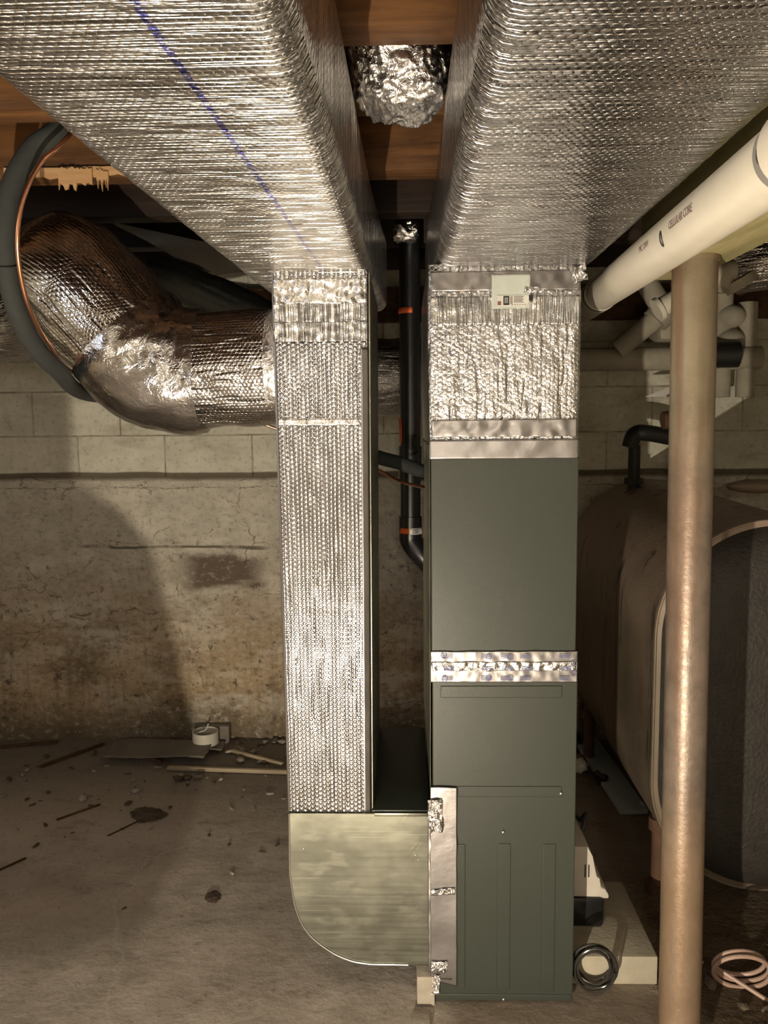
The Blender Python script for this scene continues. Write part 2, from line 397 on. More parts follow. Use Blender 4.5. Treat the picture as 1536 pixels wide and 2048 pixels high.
def mat_floor():
    m = N('dusty_concrete_floor'); o = m.coord(); x, y, z = m.sep(o)
    n1 = m.noise(o, 1.6, 5, 0.6); n2 = m.noise(o, 6, 6, 0.62); n3 = m.noise(o, 40, 6, 0.7); n4 = m.noise(m.scale(o, (1, 2.2, 1)), 3.0, 6, 0.7)
    c = m.mix(m.sm(n2, 0.3, 0.7), (0.43, 0.375, 0.315), (0.58, 0.51, 0.44))
    c = m.mix(m.math('MULTIPLY', m.sm(n1, 0.5, 0.66), 0.5), c, (0.40, 0.38, 0.33))
    c = m.mix(m.math('MULTIPLY', m.sm(n4, 0.56, 0.7), 0.5), c, (0.17, 0.145, 0.11))
    c = m.mix(m.math('MULTIPLY', m.sm(m.noise(o, 11, 6, 0.75), 0.62, 0.7), 0.7), c, (0.12, 0.09, 0.06))
    c = m.mix(m.math('MULTIPLY', m.sm(n3, 0.52, 0.72), 0.45), c, (0.16, 0.13, 0.10))
    wp = m.sm(m.noise(o, 7, 8, 0.8), 0.56, 0.66)
    c = m.mix(m.math('MULTIPLY', wp, 0.45), c, (0.60, 0.56, 0.50))
    spk = m.sm(m.noise(m.scale(o, (1, 1.8, 1)), 34, 6, 0.8), 0.58, 0.66)
    c = m.mix(m.math('MULTIPLY', spk, m.sm(y, 2.2, 3.4, 0.25, 0.75)), c, (0.10, 0.075, 0.05))
    ck = m.vor(m.vec('ADD', o, m.vec('MULTIPLY', m.noise(o, 5, 5, out=1), (0.3, 0.3, 0.0))), 0.9, 'DISTANCE_TO_EDGE')
    c = m.mix(m.sm(ck, 0.0, 0.007, 0.55, 0.0), c, (0.62, 0.58, 0.51))
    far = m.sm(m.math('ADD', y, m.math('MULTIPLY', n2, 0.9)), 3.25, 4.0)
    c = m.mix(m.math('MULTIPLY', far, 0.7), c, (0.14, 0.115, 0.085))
    soil = m.math('MULTIPLY', m.sm(m.math('ADD', x, m.math('MULTIPLY', n2, 0.25)), 0.78, 0.90), m.sm(m.math('ADD', y, m.math('MULTIPLY', n2, 0.3)), 2.5, 2.9, 1.0, 0.35))
    soilc = m.mix(n3, (0.035, 0.026, 0.018), (0.14, 0.105, 0.07))
    c = m.mix(soil, c, soilc)
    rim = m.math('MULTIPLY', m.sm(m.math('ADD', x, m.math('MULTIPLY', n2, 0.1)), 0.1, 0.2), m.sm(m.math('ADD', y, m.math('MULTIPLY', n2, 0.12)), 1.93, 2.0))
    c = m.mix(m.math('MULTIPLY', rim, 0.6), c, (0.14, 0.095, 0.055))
    m.set(base=c, rough=m.sm(n2, 0.3, 0.7, 0.72, 0.9), spec=0.3)
    h = m.math('ADD', m.math('MULTIPLY', n3, 0.0012), m.math('MULTIPLY', n2, 0.007))
    h = m.math('ADD', h, m.math('MULTIPLY', m.math('MULTIPLY', soil, m.noise(o, 24, 5, 0.7)), 0.04))
    m.bump(h, 1.0); return m.m
def mat_wood(name, a, b, sc=(2.0, 22, 22), rough=0.7):
    m = N(name); o = m.coord()
    g = m.noise(m.scale(o, sc), 1.0, 5, 0.65, 0.6); g2 = m.noise(o, 5, 4)
    c = m.mix(m.sm(g, 0.3, 0.7), a, b); c = m.mix(m.math('MULTIPLY', m.sm(g2, 0.5, 0.7), 0.5), c, tuple(q*0.45 for q in a))
    m.set(base=c, rough=rough, spec=0.3); m.bump(m.math('ADD', g, m.math('MULTIPLY', m.noise(o, 80, 3), 0.4)), 0.0012); return m.m
def mat_paint():
    m = N('grey_green_painted_steel'); o = m.coord()
    sp = m.noise(o, 520, 2, 0.6); n = m.noise(o, 3, 3)
    c = m.mix(n, (0.036, 0.042, 0.034), (0.046, 0.053, 0.043))
    m.set(base=c, rough=0.36, spec=0.4); m.bump(m.math('ADD', m.math('MULTIPLY', sp, 0.00030), m.math('MULTIPLY', n, 0.001)), 1.0); return m.m
def mat_tank():
    m = N('old_oil_tank_steel'); o = m.coord(); x, y, z = m.sep(o)
    n1 = m.noise(o, 2.6, 5, 0.6); n3 = m.noise(o, 60, 5, 0.7)
    dr = m.noise(m.scale(o, (9, 9, 1.1)), 1.6, 6, 0.7)
    c = m.mix(m.sm(n1, 0.3, 0.7), (0.10, 0.08, 0.056), (0.21, 0.165, 0.115))
    top = m.sm(m.math('ADD', z, m.math('MULTIPLY', n1, 0.3)), 0.85, 1.30)  # stronger light on the upper shell painted in as a paler colour
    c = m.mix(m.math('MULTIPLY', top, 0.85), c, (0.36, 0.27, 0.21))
    c = m.mix(m.math('MULTIPLY', m.sm(dr, 0.56, 0.66), 0.75), c, (0.022, 0.018, 0.015))
    ru = m.math('MULTIPLY', m.sm(m.noise(m.scale(o, (7, 7, 0.7)), 2.4, 5, 0.6), 0.60, 0.70), m.sm(z, 1.0, 0.75))
    c = m.mix(m.math('MULTIPLY', ru, 0.8), c, (0.20, 0.075, 0.022))
    c = m.mix(m.math('MULTIPLY', m.sm(n3, 0.6, 0.75), 0.35), c, (0.26, 0.23, 0.19))
    m.set(base=c, rough=m.sm(n1, 0.3, 0.7, 0.42, 0.66), metal=0.15, spec=0.45)
    m.bump(m.math('ADD', m.math('MULTIPLY', n3, 0.0016), m.math('MULTIPLY', n1, 0.006)), 1.0); return m.m
def mat_column():
    m = N('dirty_steel_column'); o = m.coord(); x, y, z = m.sep(o)
    n1 = m.noise(o, 9, 6, 0.7); n3 = m.noise(o, 70, 5, 0.7); st = m.noise(m.scale(o, (16, 16, 1.6)), 1.0, 5, 0.6)
    c = m.mix(m.sm(n1, 0.3, 0.7), (0.15, 0.122, 0.10), (0.27, 0.215, 0.172))
    c = m.mix(m.math('MULTIPLY', m.sm(z, 1.15, 1.7), 0.6), c, (0.30, 0.25, 0.155))
    c = m.mix(m.math('MULTIPLY', m.sm(st, 0.46, 0.6), 0.55), c, (0.20, 0.115, 0.07))
    c = m.mix(m.math('MULTIPLY', m.sm(m.noise(o, 28, 5, 0.75), 0.6, 0.68), m.sm(z, 0.3, 0.7, 0.75, 0.2)), c, (0.12, 0.07, 0.04))
    c = m.mix(m.math('MULTIPLY', m.sm(z, 0.75, 0.45), 0.55), c, (0.30, 0.20, 0.115))
    m.set(base=c, rough=m.sm(n3, 0.3, 0.7, 0.30, 0.48), metal=0.35, spec=0.5)
    m.bump(m.math('ADD', m.math('MULTIPLY', n3, 0.0008), m.math('MULTIPLY', st, 0.0012)), 1.0); return m.m

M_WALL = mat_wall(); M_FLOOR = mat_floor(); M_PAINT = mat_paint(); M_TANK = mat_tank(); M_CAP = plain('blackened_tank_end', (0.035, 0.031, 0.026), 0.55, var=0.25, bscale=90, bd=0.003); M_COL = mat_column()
M_JOIST = mat_wood('old_brown_joist', (0.060, 0.026, 0.009), (0.165, 0.076, 0.026))
M_JOIST_SHADE = mat_wood('shade_dark_joist', (0.012, 0.007, 0.005), (0.035, 0.020, 0.013))  # black shade behind the brown joists is painted into this wood colour
M_SUB = mat_wood('dark_subfloor', (0.06, 0.03, 0.015), (0.13, 0.07, 0.035), sc=(20, 2, 20))
M_BEAM = mat_wood('pale_green_beam', (0.30, 0.27, 0.13), (0.46, 0.41, 0.22), sc=(22, 2, 22))
M_LIGHTWOOD = mat_wood('raw_split_wood', (0.45, 0.26, 0.12), (0.62, 0.42, 0.22))
M_STICK = mat_wood('pale_lath', (0.34, 0.27, 0.18), (0.48, 0.40, 0.28))
M_F_TRUNK = foil('trunk_bubble_foil', crease=0.0026, crease_w=34, axis='v', dome=0.0007, groove=0.0028, crumple=0.0, cscale=60, rough=0.2, warp=0.0012, tint=(0.68,0.675,0.66), line=(0.549, -0.0116, 0.0055))
M_F_TRUNK2 = foil('trunk_bubble_foil_plain', crease=0.0026, crease_w=34, axis='v', dome=0.0007, groove=0.0024, crumple=0.0002, cscale=60, rough=0.2, warp=0.002, tint=(0.53,0.53,0.54))
M_F_DROP = foil('drop_bubble_foil', crease=0.0007, crease_w=25, axis='u', dome=0.0026, groove=0.0010, crumple=0.0003, cscale=70, rough=0.22, warp=0.001, tint=(0.74,0.74,0.76))
M_F_PLEN = foil('plenum_bubble_foil', crease=0.0022, crease_w=11, axis='u', dome=0.0008, crumple=0.0042, cscale=80, rough=0.23, tint=(0.70,0.70,0.72))
M_F_ELB = foil('elbow_bubble_foil', crease=0.0030, crease_w=11, axis='u', dome=0.0008, groove=0.0004, crumple=0.0034, cscale=24, rough=0.15, tint=(0.66, 0.65, 0.65))
M_F_CRUM = foil('crumpled_foil', dome=0.0, crumple=0.006, cscale=60, rough=0.2)
M_F_ELBT = foil('elbow_crumpled_tape', dome=0.0, crumple=0.0045, cscale=34, rough=0.18, tint=(0.70, 0.70, 0.72))
M_TAPE = foil('foil_tape', dome=0.0, crumple=0.0004, cscale=50, rough=0.36, wave=0.0012, tint=(0.38, 0.365, 0.37))
M_TAPE_W = foil('wrinkled_foil_tape', dome=0.0, crumple=0.003, cscale=70, crease=0.004, crease_w=45, axis='u', rough=0.26, tint=(0.82, 0.82, 0.82))
M_TAPE_X = foil('crinkled_tape', dome=0.0, crumple=0.004, cscale=60, rough=0.24, tint=(0.82, 0.81, 0.80))
M_GALV = sheetmetal('galvanised_steel'); M_GALV_D = sheetmetal('dull_galvanised_side', (0.30, 0.30, 0.24), 0.4, (3, 160, 3))
M_BLACK = plain('black_abs_plastic', (0.010, 0.010, 0.011), 0.32, bd=0)
M_FOAM = plain('grey_black_pipe_foam', (0.030, 0.034, 0.033), 0.85, bscale=180, bd=0.0006)
M_COPPER = plain('copper_tube', (0.80, 0.40, 0.24), 0.28, 1.0, bd=0)
M_PVC = plain('white_pvc', (0.62, 0.585, 0.50), 0.36, var=0.05, bd=0)
M_PVC_D = plain('grey_primer_ring', (0.20, 0.19, 0.18), 0.5, bd=0)
M_PRINT = plain('grey_printed_ink', (0.16, 0.12, 0.11), 0.6, bd=0); M_INK = plain('black_ink', (0.012, 0.012, 0.014), 0.5, bd=0)
M_BLUEINK = plain('blue_printed_ink', (0.17, 0.18, 0.36), 0.5, bd=0)
M_ORANGE = plain('orange_label_film', (0.75, 0.13, 0.03), 0.5, bd=0)
M_LABEL = plain('white_label_paper', (0.62, 0.62, 0.58), 0.5, bd=0)
M_RED = plain('brownish_red_ink', (0.22, 0.09, 0.09), 0.5, bd=0)
M_OLDPIPE = plain('white_painted_old_pipe', (0.38, 0.35, 0.28), 0.8, var=0.2, bscale=40, bd=0.002)
M_IRON = plain('black_iron_pipe', (0.020, 0.019, 0.018), 0.5, 0.3, bscale=60, bd=0.001)
M_RUST = plain('rusty_iron', (0.095, 0.048, 0.027), 0.8, var=0.3, bscale=60, bd=0.0015)
M_CONC = plain('pale_concrete_slab', (0.42, 0.38, 0.29), 0.9, var=0.12, bscale=90, bd=0.0012)
M_RUBBLE = plain('broken_concrete', (0.36, 0.32, 0.26), 0.95, var=0.3, bscale=60, bd=0.002)
M_DIRT = plain('dark_dirt_clod', (0.10, 0.075, 0.05), 0.95, var=0.4, bscale=60, bd=0.002)
M_PUMPW = plain('off_white_plastic', (0.58, 0.54, 0.47), 0.4, bd=0)
M_VINYL = plain('dark_vinyl_tube', (0.035, 0.032, 0.028), 0.22, bd=0)
M_PINK = plain('pinkish_vinyl_tube', (0.42, 0.29, 0.23), 0.4, bd=0)
M_GREYP = plain('blue_grey_board', (0.34, 0.38, 0.40), 0.6, bscale=40, bd=0.0005)
M_CARD = plain('dusty_grey_cardboard', (0.20, 0.175, 0.145), 0.9, var=0.2, bscale=30, bd=0.001)
M_SCREW = plain('zinc_screw', (0.85, 0.84, 0.8), 0.3, 1.0, bd=0)
M_DUSTY = plain('dusty_grey_plaster', (0.30, 0.29, 0.26), 0.9, var=0.3, bscale=20, bd=0.003)
def mat_clear():
    m = N('clear_plastic_film'); o = m.coord()
    m.set(base=(0.70, 0.75, 0.70), rough=0.22, spec=0.5, alpha=0.62); m.bump(m.noise(o, 60, 3), 0.0015); return m.m
M_CLEAR = mat_clear()

# ================================================================= setting
def slab(name, x0, x1, y0, y1, z0, z1, mat):
    return struct(MB().box(x0, x1, y0, y1, z0, z1).build(name, mat, smooth=False))
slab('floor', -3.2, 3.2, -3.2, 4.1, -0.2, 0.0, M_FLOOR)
slab('wall_back', -3.2, 3.2, 3.80, 4.0, 0.0, 2.31, M_WALL)
slab('wall_left', -3.2, -3.0, -3.0, 3.8, 0.0, 2.31, M_WALL)
slab('wall_right', 3.0, 3.2, -3.0, 3.8, 0.0, 2.31, M_WALL)
slab('wall_front', -3.2, 3.2, -3.2, -3.0, 0.0, 2.31, M_WALL)
slab('ceiling', -3.2, 3.2, -3.2, 4.0, 2.31, 2.45, M_SUB)

JG = 'old floor joists running across the basement'
jy = [(-2.5, -2.42), (-1.65, -1.57), (-0.80, -0.72), (0.04, 0.12), (0.50, 0.58), (0.94, 1.02), (1.373, 1.454), (1.69, 1.77), (2.125, 2.213), (2.54, 2.622), (2.96, 3.04), (3.38, 3.46)]
def joist(i, y0, y1):
    m = MB().box(-2.98, 2.98, y0, y1, 2.122, 2.309, 0.004)
    return m.build('floor_joist', M_JOIST_SHADE if y0 > 2.3 else M_JOIST)
jl = {0: 'floor joist furthest back behind the viewer, over the rear of the duct run', 1: 'floor joist second from the back behind the viewer', 2: 'floor joist third from the back behind the viewer',
      3: 'floor joist directly above the viewer', 4: 'floor joist just ahead of the viewer, above the top of the picture', 5: 'floor joist last before the top edge of the picture',
      10: 'shade-darkened joist above the torn dusty board left of the left duct', 11: 'shade-darkened joist nearest the back wall', 6: 'brown joist just in front of the foil-wrapped bundle between the two foil ducts',
      7: 'brown joist directly behind the foil bundle with dark marks on its underside',
      8: 'red-brown joist with a splintered pale lower edge left of the left duct',
      9: 'dark joist behind the splintered one, seen in the gap between the ducts'}
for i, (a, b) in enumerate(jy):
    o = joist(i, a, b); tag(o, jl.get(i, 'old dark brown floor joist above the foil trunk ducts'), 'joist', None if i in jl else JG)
    if i == 8:
        s = MB()
        def rag(x0, x1, zt, zb, y, jag):
            n_ = 22; tp = [(x0+(x1-x0)*k/n_, zt+(rng.random()-0.5)*jag*0.3) for k in range(n_+1)]
            bt = [(x0+(x1-x0)*k/n_, zb-(rng.random()**2)*jag) for k in range(n_+1)]
            s.prism(tp+bt[::-1], 0.006, 'y', y)
        rag(-1.00, -0.58, 2.140, 2.122, 2.117, 0.014); rag(-0.86, -0.775, 2.135, 2.100, 2.110, 0.022); rag(-0.765, -0.735, 2.13, 2.108, 2.112, 0.03); rag(-0.70, -0.62, 2.138, 2.124, 2.108, 0.01)
        sp = s.build('splintered_edge', M_LIGHTWOOD, o, smooth=False); sp['label'] = 'pale freshly split wood'
    if i == 7:
        s = MB()
        for k in range(9):
            x = -0.07+k*0.017; s.box(x, x+0.008+rng.random()*0.006, 1.705+0.03*(k % 2), 1.712+0.03*(k % 2)+rng.random()*0.01, 2.1212, 2.1222)
        s.build('ink_marks', M_INK, o, smooth=False)
t = MB().box(0.576, 0.705, -1.5, 2.08, 1.838, 2.12, 0.004).build('support_beam', M_BEAM)
tag(t, 'pale greenish wooden beam resting on top of the steel column', 'beam')
t = MB().box(-1.6, 2.6, 3.73, 3.795, 1.95, 2.10, 0.003).build('ledger_board', M_SUB)
tag(t, 'dark ledger board high along the back wall behind the ducts', 'board')

# ================================================================= trunk ducts
def crease(seed, k=1.0):
    def f(u, v, p):
        a = noise.noise(Vector((u*5, v*55, seed))); b = noise.noise(Vector((u*14+3, v*22, seed+4))); c = noise.noise(Vector((u*2, v*4, seed+8)))
        return k*(a*0.5+b*0.2)+c*0.5
    return f
def lerp(tab, y):
    if y <= tab[0][0]: return tab[0][1:]
    for a, b in zip(tab, tab[1:]):
        if y <= b[0]:
            t_ = (y-a[0])/(b[0]-a[0]); return tuple(p+(q-p)*t_ for p, q in zip(a[1:], b[1:]))
    return tab[-1][1:]
def trunk(y0, y1, tab, w, h, r, mat, seed, parent, z=1.9825):
    prof = rrect(w, h, r, 0.012); st = []; n = int((y1-y0)/0.010)
    for i in range(n+1):
        y = y0+(y1-y0)*i/n; cx, ww = lerp(tab, y)
        st.append(((cx, y, z), (1, 0, 0), (0, 0, 1), ww/w, 1.0))
    return loft('foil_wrap', prof, st, mat, parent, 0.0026, True, crease(seed))
t = thing('trunk_duct', 'large foil-wrapped rectangular duct overhead at left with a blue line along its underside', 'duct', None, (-0.26, 0.8, 1.86))
def place(o, p):                     # parent while keeping world position
    o.parent = p; o.matrix_parent_inverse = Matrix.Translation(p.location).inverted(); return o
o = trunk(-1.3, 2.74, [(0.76, -0.274, 0.352), (2.1, -0.242, 0.322), (2.9, -0.208, 0.315)], 0.352, 0.245, 0.035, M_F_TRUNK, 1, None); place(o, t)
LT = t
o = sheet('seam_tape', (-0.36, 2.012, 1.8585), (1, 0, 0), (0, 1, 0), 0.27, 0.035, 40, 6, M_TAPE_X, None, 0.004, 0.0008); place(o, t)
t = thing('trunk_duct', 'large foil-wrapped rectangular duct overhead at right, ending above the furnace', 'duct', None, (0.265, 0.8, 1.86))
o = trunk(-1.3, 2.84, [(0.76, 0.262, 0.372), (2.0, 0.264, 0.376), (2.3, 0.25, 0.36), (2.9, 0.25, 0.36)], 0.372, 0.245, 0.035, M_F_TRUNK2, 9, None); place(o, t)
RT = t

# ================================================================= drop duct
t = thing('return_drop_duct', 'tall narrow vertical duct faced in bright bubble foil, left of the furnace', 'duct', None, (-0.2, 2.3, 0.5))
DROP = t
prof = rrect(0.212, 0.60, 0.006, 0.010); st = []
n = 120
for i in range(n+1):
    z = 0.498+(1.872-0.498)*i/n; k = i/n
    x0 = -0.305-0.013*k; x1 = -0.094+0.0055*k
    st.append((((x0+x1)/2, 2.34, z), (1, 0, 0), (0, 1, 0), (x1-x0)/0.212, 1.0))
o = loft('bubble_foil_wrap', prof, st, M_F_DROP, None, 0.0022, True, crease(21, 0.6)); place(o, t)
o = MB().prism([(2.050, 0.50), (2.636, 0.50), (2.636, 1.86), (2.050, 1.86)], 0.003, 'x', -0.0925).build('bare_side_panel', M_GALV_D, None, smooth=False)
for v in o.data.vertices: v.co.x += 0.006*(v.co.z-0.5)/1.36
place(o, t); o['label'] = 'dull olive bare sheet metal side'
o = sheet('edge_tape', (-0.112, 2.0285, 0.50), (0.93, 0.37, 0), (0, 0, 1), 0.020, 1.18, 4, 140, M_TAPE, None, 0.0012, 0.0008, 20); place(o, t)
for v in o.data.vertices: v.co.x += 0.0055*(v.co.z-0.5)/1.36
for k, (za, zb, mm, am) in enumerate(((1.785, 1.845, M_TAPE_X, 0.006), (1.742, 1.788, M_TAPE_W, 0.003), (1.695, 1.743, M_TAPE_W, 0.004))):
    o = sheet('tape_band', (-0.317, 2.0345-0.001*k, za), (1, 0, 0), (0, 0, 1), 0.226, zb-za, 70, 14, mm, None, am, 0.0008, 60, 0.003, k); place(o, t)
o = sheet('seam_tape', (-0.312, 2.037, 1.493), (1, 0, 0), (0, 0, 1), 0.218, 0.016, 60, 4, M_TAPE_X, None, 0.003, 0.0006, 50, 0.004, 7); place(o, t)
o = MB().tube([(-0.306, 2.040, 0.50), (-0.312, 2.040, 1.15), (-0.3185, 2.040, 1.86)], 0.0035, 8).build('corner_bead', M_TAPE); place(o, t)

# ================================================================= return boot
t = thing('return_boot', 'bare galvanised elbow box with a rounded lower left corner under the drop duct', 'duct fitting', None, (-0.12, 2.3, 0.08))
pl = [(0.058, 0.082), (-0.10, 0.083)]
ctrl = spline([(-0.10, 0.083, 0), (-0.15, 0.092, 0), (-0.205, 0.118, 0), (-0.262, 0.168, 0), (-0.293, 0.235, 0), (-0.307, 0.33, 0)], 8)
arc = [(p.x, p.y) for p in ctrl]
pl = [(0.058, 0.082)] + arc + [(-0.305, 0.496), (0.058, 0.496)]
o = MB().prism(pl, 0.60, 'y', 2.032).build('boot_shell', M_GALV, None, angle=25); place(o, t)
rim = [(p[0], 2.0305, p[1]) for p in ([(-0.305, 0.496), (-0.306, 0.41)] + arc[::-1] + [(0.0, 0.082)])]
o = MB().tube(rim, 0.0022, 8).build('folded_seam', M_SCREW); place(o, t)
o = MB().box(-0.092, 0.0585, 2.040, 2.632, 0.4955, 0.502, 0.001).build('top_panel', M_PAINT); place(o, t); o['label'] = 'dark green painted top'
o = MB().box(-0.085, 0.056, 2.0300, 2.0325, 0.4900, 0.4985, 0.0006).build('top_flange', M_GALV); place(o, t)
for sx, sz in ((-0.27, 0.40), (0.02, 0.385), (0.028, 0.372)):
    o = MB().ico((sx, 2.031, sz), 0.0022, 2, (1, 0.5, 1)).build('rivet', M_SCREW); place(o, t)

# ================================================================= furnace
t = thing('furnace', 'tall narrow grey-green metal furnace cabinet standing on the concrete floor', 'furnace', None, (0.245, 2.4, 0.0))
FUR = t
def body(name, z0, z1, a, b, mat, ribs=()):
    m = MB(); m.box(a, b, 2.000, 2.76, z0, z1, 0.0025)
    for (x0, x1, za, zb) in ribs: m.box(x0, x1, 1.9975, 2.003, za, zb, 0.0024, seg=3)
    return m.build(name, mat, None, angle=14)
o = body('burner_cabinet', 0.006, 0.897, 0.064, 0.424, M_PAINT,
         [(0.084, 0.386, 0.815, 0.846), (0.128, 0.388, 0.558, 0.586), (0.120, 0.147, 0.040, 0.432), (0.228, 0.262, 0.038, 0.434), (0.342, 0.376, 0.036, 0.434), (0.07, 0.42, 0.012, 0.026)]); place(o, t)
o = body('coil_cabinet', 0.897, 1.412, 0.062, 0.418, M_PAINT); place(o, t)
for (x, z) in ((0.242, 0.466), (0.246, 0.012), (0.386, 0.568)):
    o = MB().ico((x, 1.9965, z), 0.0042, 2, (1, 0.55, 1)).build('screw', M_SCREW); place(o, t)
def tape_outline(x0, x1, z0, z1, seed):
    return sheet('tape_band', (x0, 1.9955, z0), (1, 0, 0), (0, 0, 1), x1-x0, z1-z0, 140, 28, M_TAPE_X, None, 0.0022, 0.0006, 75, 0.0035, seed)
tb = sheet('printed_tape_band', (0.060, 1.9962, 0.856), (1, 0, 0), (0, 0, 1), 0.362, 0.078, 150, 30, M_TAPE, None, 0.0010, 0.0006, 50, 0.003, 3); place(tb, t)
tb['label'] = 'aluminium tape with faded blue print'
o = sheet('tape_crinkles', (0.064, 1.9945, 0.886), (1, 0, 0), (0, 0, 1), 0.352, 0.022, 150, 12, M_TAPE_X, None, 0.0035, 0.0004, 70, 0.004, 5)
o.parent = tb
m = MB()
for row, zc in enumerate((0.922, 0.892, 0.866)):
    for k in range(7):
        x = 0.088+k*0.048+0.004*(row % 2)
        if k % 2 == 0 or k == 3:
            for q in range(3): m.box(x, x+0.026, 1.9900, 1.9908, zc-0.004+q*0.004, zc-0.0025+q*0.004)
for (x, z) in ((0.092, 0.9245), (0.203, 0.921), (0.256, 0.921), (0.203, 0.868), (0.256, 0.868), (0.094, 0.866), (0.412, 0.905), (0.412, 0.880)):
    pts = [(x+0.0068*math.cos(a*PI/12), 1.9902, z+0.0068*math.sin(a*PI/12)) for a in range(25)]
    m.tube(pts, 0.0008, 6)
o = m.build('blue_print', M_BLUEINK, None, smooth=False); o.parent = tb
for (x, z) in ((0.203, 0.921), (0.256, 0.921), (0.203, 0.868), (0.256, 0.868)):
    q = text('UL', 0.008, M_BLUEINK, tb, (x-0.0048, 1.9900, z-0.0028), (PI/2, 0, 0), 'printed_mark', 0.0003)
o = sheet('top_tape', (0.058, 1.9955, 1.409), (1, 0, 0), (0, 0, 1), 0.360, 0.046, 60, 10, M_TAPE, None, 0.0015, 0.0006, 25, 0.001, 2); place(o, t)
o = sheet('side_tape', (0.0600, 2.76, 0.55), (0, -1, 0), (0, 0, 1), 0.76, 0.9, 40, 60, M_GALV_D, None, 0.001, 0.0006, 12); place(o, t)
# crumpled vertical tape joining the boot to the furnace
m = sheet('vertical_tape', (0.058, 1.9935, 0.050), (1, 0, 0), (0, 0, 1), 0.067, 0.535, 26, 160, M_TAPE, None, 0.0015, 0.0007, 14, 0.003, 11); place(m, t)
for v in m.data.vertices:
    if v.co.z < 0.07: v.co.z += 0.018*(1-(v.co.x-0.058)/0.067)
o = sheet('tape_lap', (0.052, 2.000, 0.085), (1, -0.06, 0), (0, 0, 1), 0.034, 0.45, 14, 150, M_TAPE, None, 0.003, 0.0006, 22, 0.002, 12); place(o, t)
o = sheet('crumpled_tape_knot', (0.052, 1.990, 0.470), (1, 0, 0), (0, 0, 1), 0.036, 0.085, 24, 50, M_TAPE_X, None, 0.011, 0.0006, 110, 0.006, 13); place(o, t)
o = sheet('crumpled_tape_knot', (0.060, 1.9905, 0.300), (1, 0, 0.1), (0, 0, 1), 0.060, 0.016, 40, 8, M_TAPE_X, None, 0.006, 0.0005, 110, 0.005, 14); place(o, t)
o = sheet('crumpled_tape_knot', (0.060, 1.9905, 0.095), (1, 0, 0), (0, 0, 1), 0.040, 0.028, 30, 14, M_TAPE_X, None, 0.009, 0.0005, 110, 0.005, 15); place(o, t)
o = sheet('loose_tape_end', (0.060, 1.9905, 0.030), (0.9, 0, 0), (0.05, 0, 1), 0.022, 0.055, 16, 30, M_TAPE_X, None, 0.01, 0.0005, 90, 0.006, 16); place(o, t)

# ================================================================= plenum
t = thing('supply_plenum', 'foil-wrapped square plenum box sitting on top of the furnace', 'duct', None, (0.24, 2.4, 1.45))
prof = rrect(0.360, 0.80, 0.014, 0.010); st = []
for i in range(61):
    k = i/60; z = 1.449+(1.868-1.449)*k; bul = 0.006*math.sin(PI*k)
    st.append(((0.2375-0.001*k, 2.40, z), (1, 0, 0), (0, 1, 0), (0.360+bul)/0.36, (0.80+bul)/0.8))
o = loft('foil_wrap', prof, st, M_F_PLEN, None, 0.0034, True, crease(31, 0.8)); place(o, t)
for nm, za, zb, mm, am, sd in (('upper_tape', 1.726, 1.792, M_TAPE_W, 0.003, 1), ('lower_tape', 1.462, 1.503, M_TAPE, 0.0025, 2), ('corner_tape', 1.805, 1.850, M_TAPE, 0.002, 3)):
    o = sheet(nm, (0.064, 1.9945, za), (1, 0, 0), (0, 0, 1), 0.348, zb-za, 90, 14, mm, None, am, 0.0006, 40, 0.003, sd); place(o, t)
o = sheet('clear_sleeve', (0.205, 1.987, 1.762), (1, 0, 0), (0, 0, 1), 0.090, 0.078, 30, 20, M_CLEAR, None, 0.002, 0.0006, 30, 0.001, 8); place(o, t)
sl = o
o = MB().prism([(0.218, 1.766), (0.284, 1.766), (0.292, 1.776), (0.292, 1.792), (0.218, 1.792)], 0.0006, 'y', 1.9835).build('paper_label', M_LABEL, sl, smooth=False)
o.matrix_parent_inverse = Matrix.Identity(4)
m = MB(); m.box(0.2325, 0.2462, 1.9826, 1.9834, 1.7700, 1.7905)
q = m.build('black_square', M_INK, sl, smooth=False)
m = MB(); m.box(0.2355, 0.2367, 1.9818, 1.9825, 1.774, 1.786); m.box(0.2385, 0.2395, 1.9818, 1.9825, 1.774, 1.786); m.box(0.2418, 0.2428, 1.9818, 1.9825, 1.774, 1.786)
m.box(0.2355, 0.2428, 1.9818, 1.9825, 1.786, 1.7868); m.build('label_bars', M_LABEL, sl, smooth=False)
m = MB(); x = 0.2485
for k in range(4): m.box(x, x+0.0008, 1.9826, 1.9834, 1.772, 1.790); x += 0.0016
for k in range(5): m.box(0.257, 0.280-0.003*(k % 2), 1.9826, 1.9834, 1.7885-k*0.0032, 1.7898-k*0.0032)
for k in range(6): m.box(0.252+k*0.006, 0.2545+k*0.006, 1.9826, 1.9834, 1.7695, 1.7712)
m.build('label_print', M_PRINT, sl, smooth=False)
m = MB(); m.box(0.219, 0.227, 1.9826, 1.9834, 1.7700, 1.7785); m.build('label_mark', M_RED, sl, smooth=False)
m = MB(); m.box(0.2895, 0.3015, 1.984, 1.9865, 1.780, 1.793, 0.0006); m.box(0.2945, 0.2955, 1.9832, 1.984, 1.783, 1.790); place(m.build('black_tag', M_INK, None, smooth=False), t)
o = sheet('crumpled_corner', (0.395, 1.985, 1.815), (1, 0, 0.3), (-0.2, 0.1, 1), 0.035, 0.035, 24, 24, M_TAPE_X, None, 0.012, 0.0005, 80, 0.006, 19); place(o, t)
o = sheet('shiny_knot', (0.280, 1.984, 1.797), (1, 0, 0), (0, 0, 1), 0.035, 0.014, 24, 12, M_TAPE_X, None, 0.008, 0.0005, 120, 0.004, 20); place(o, t)

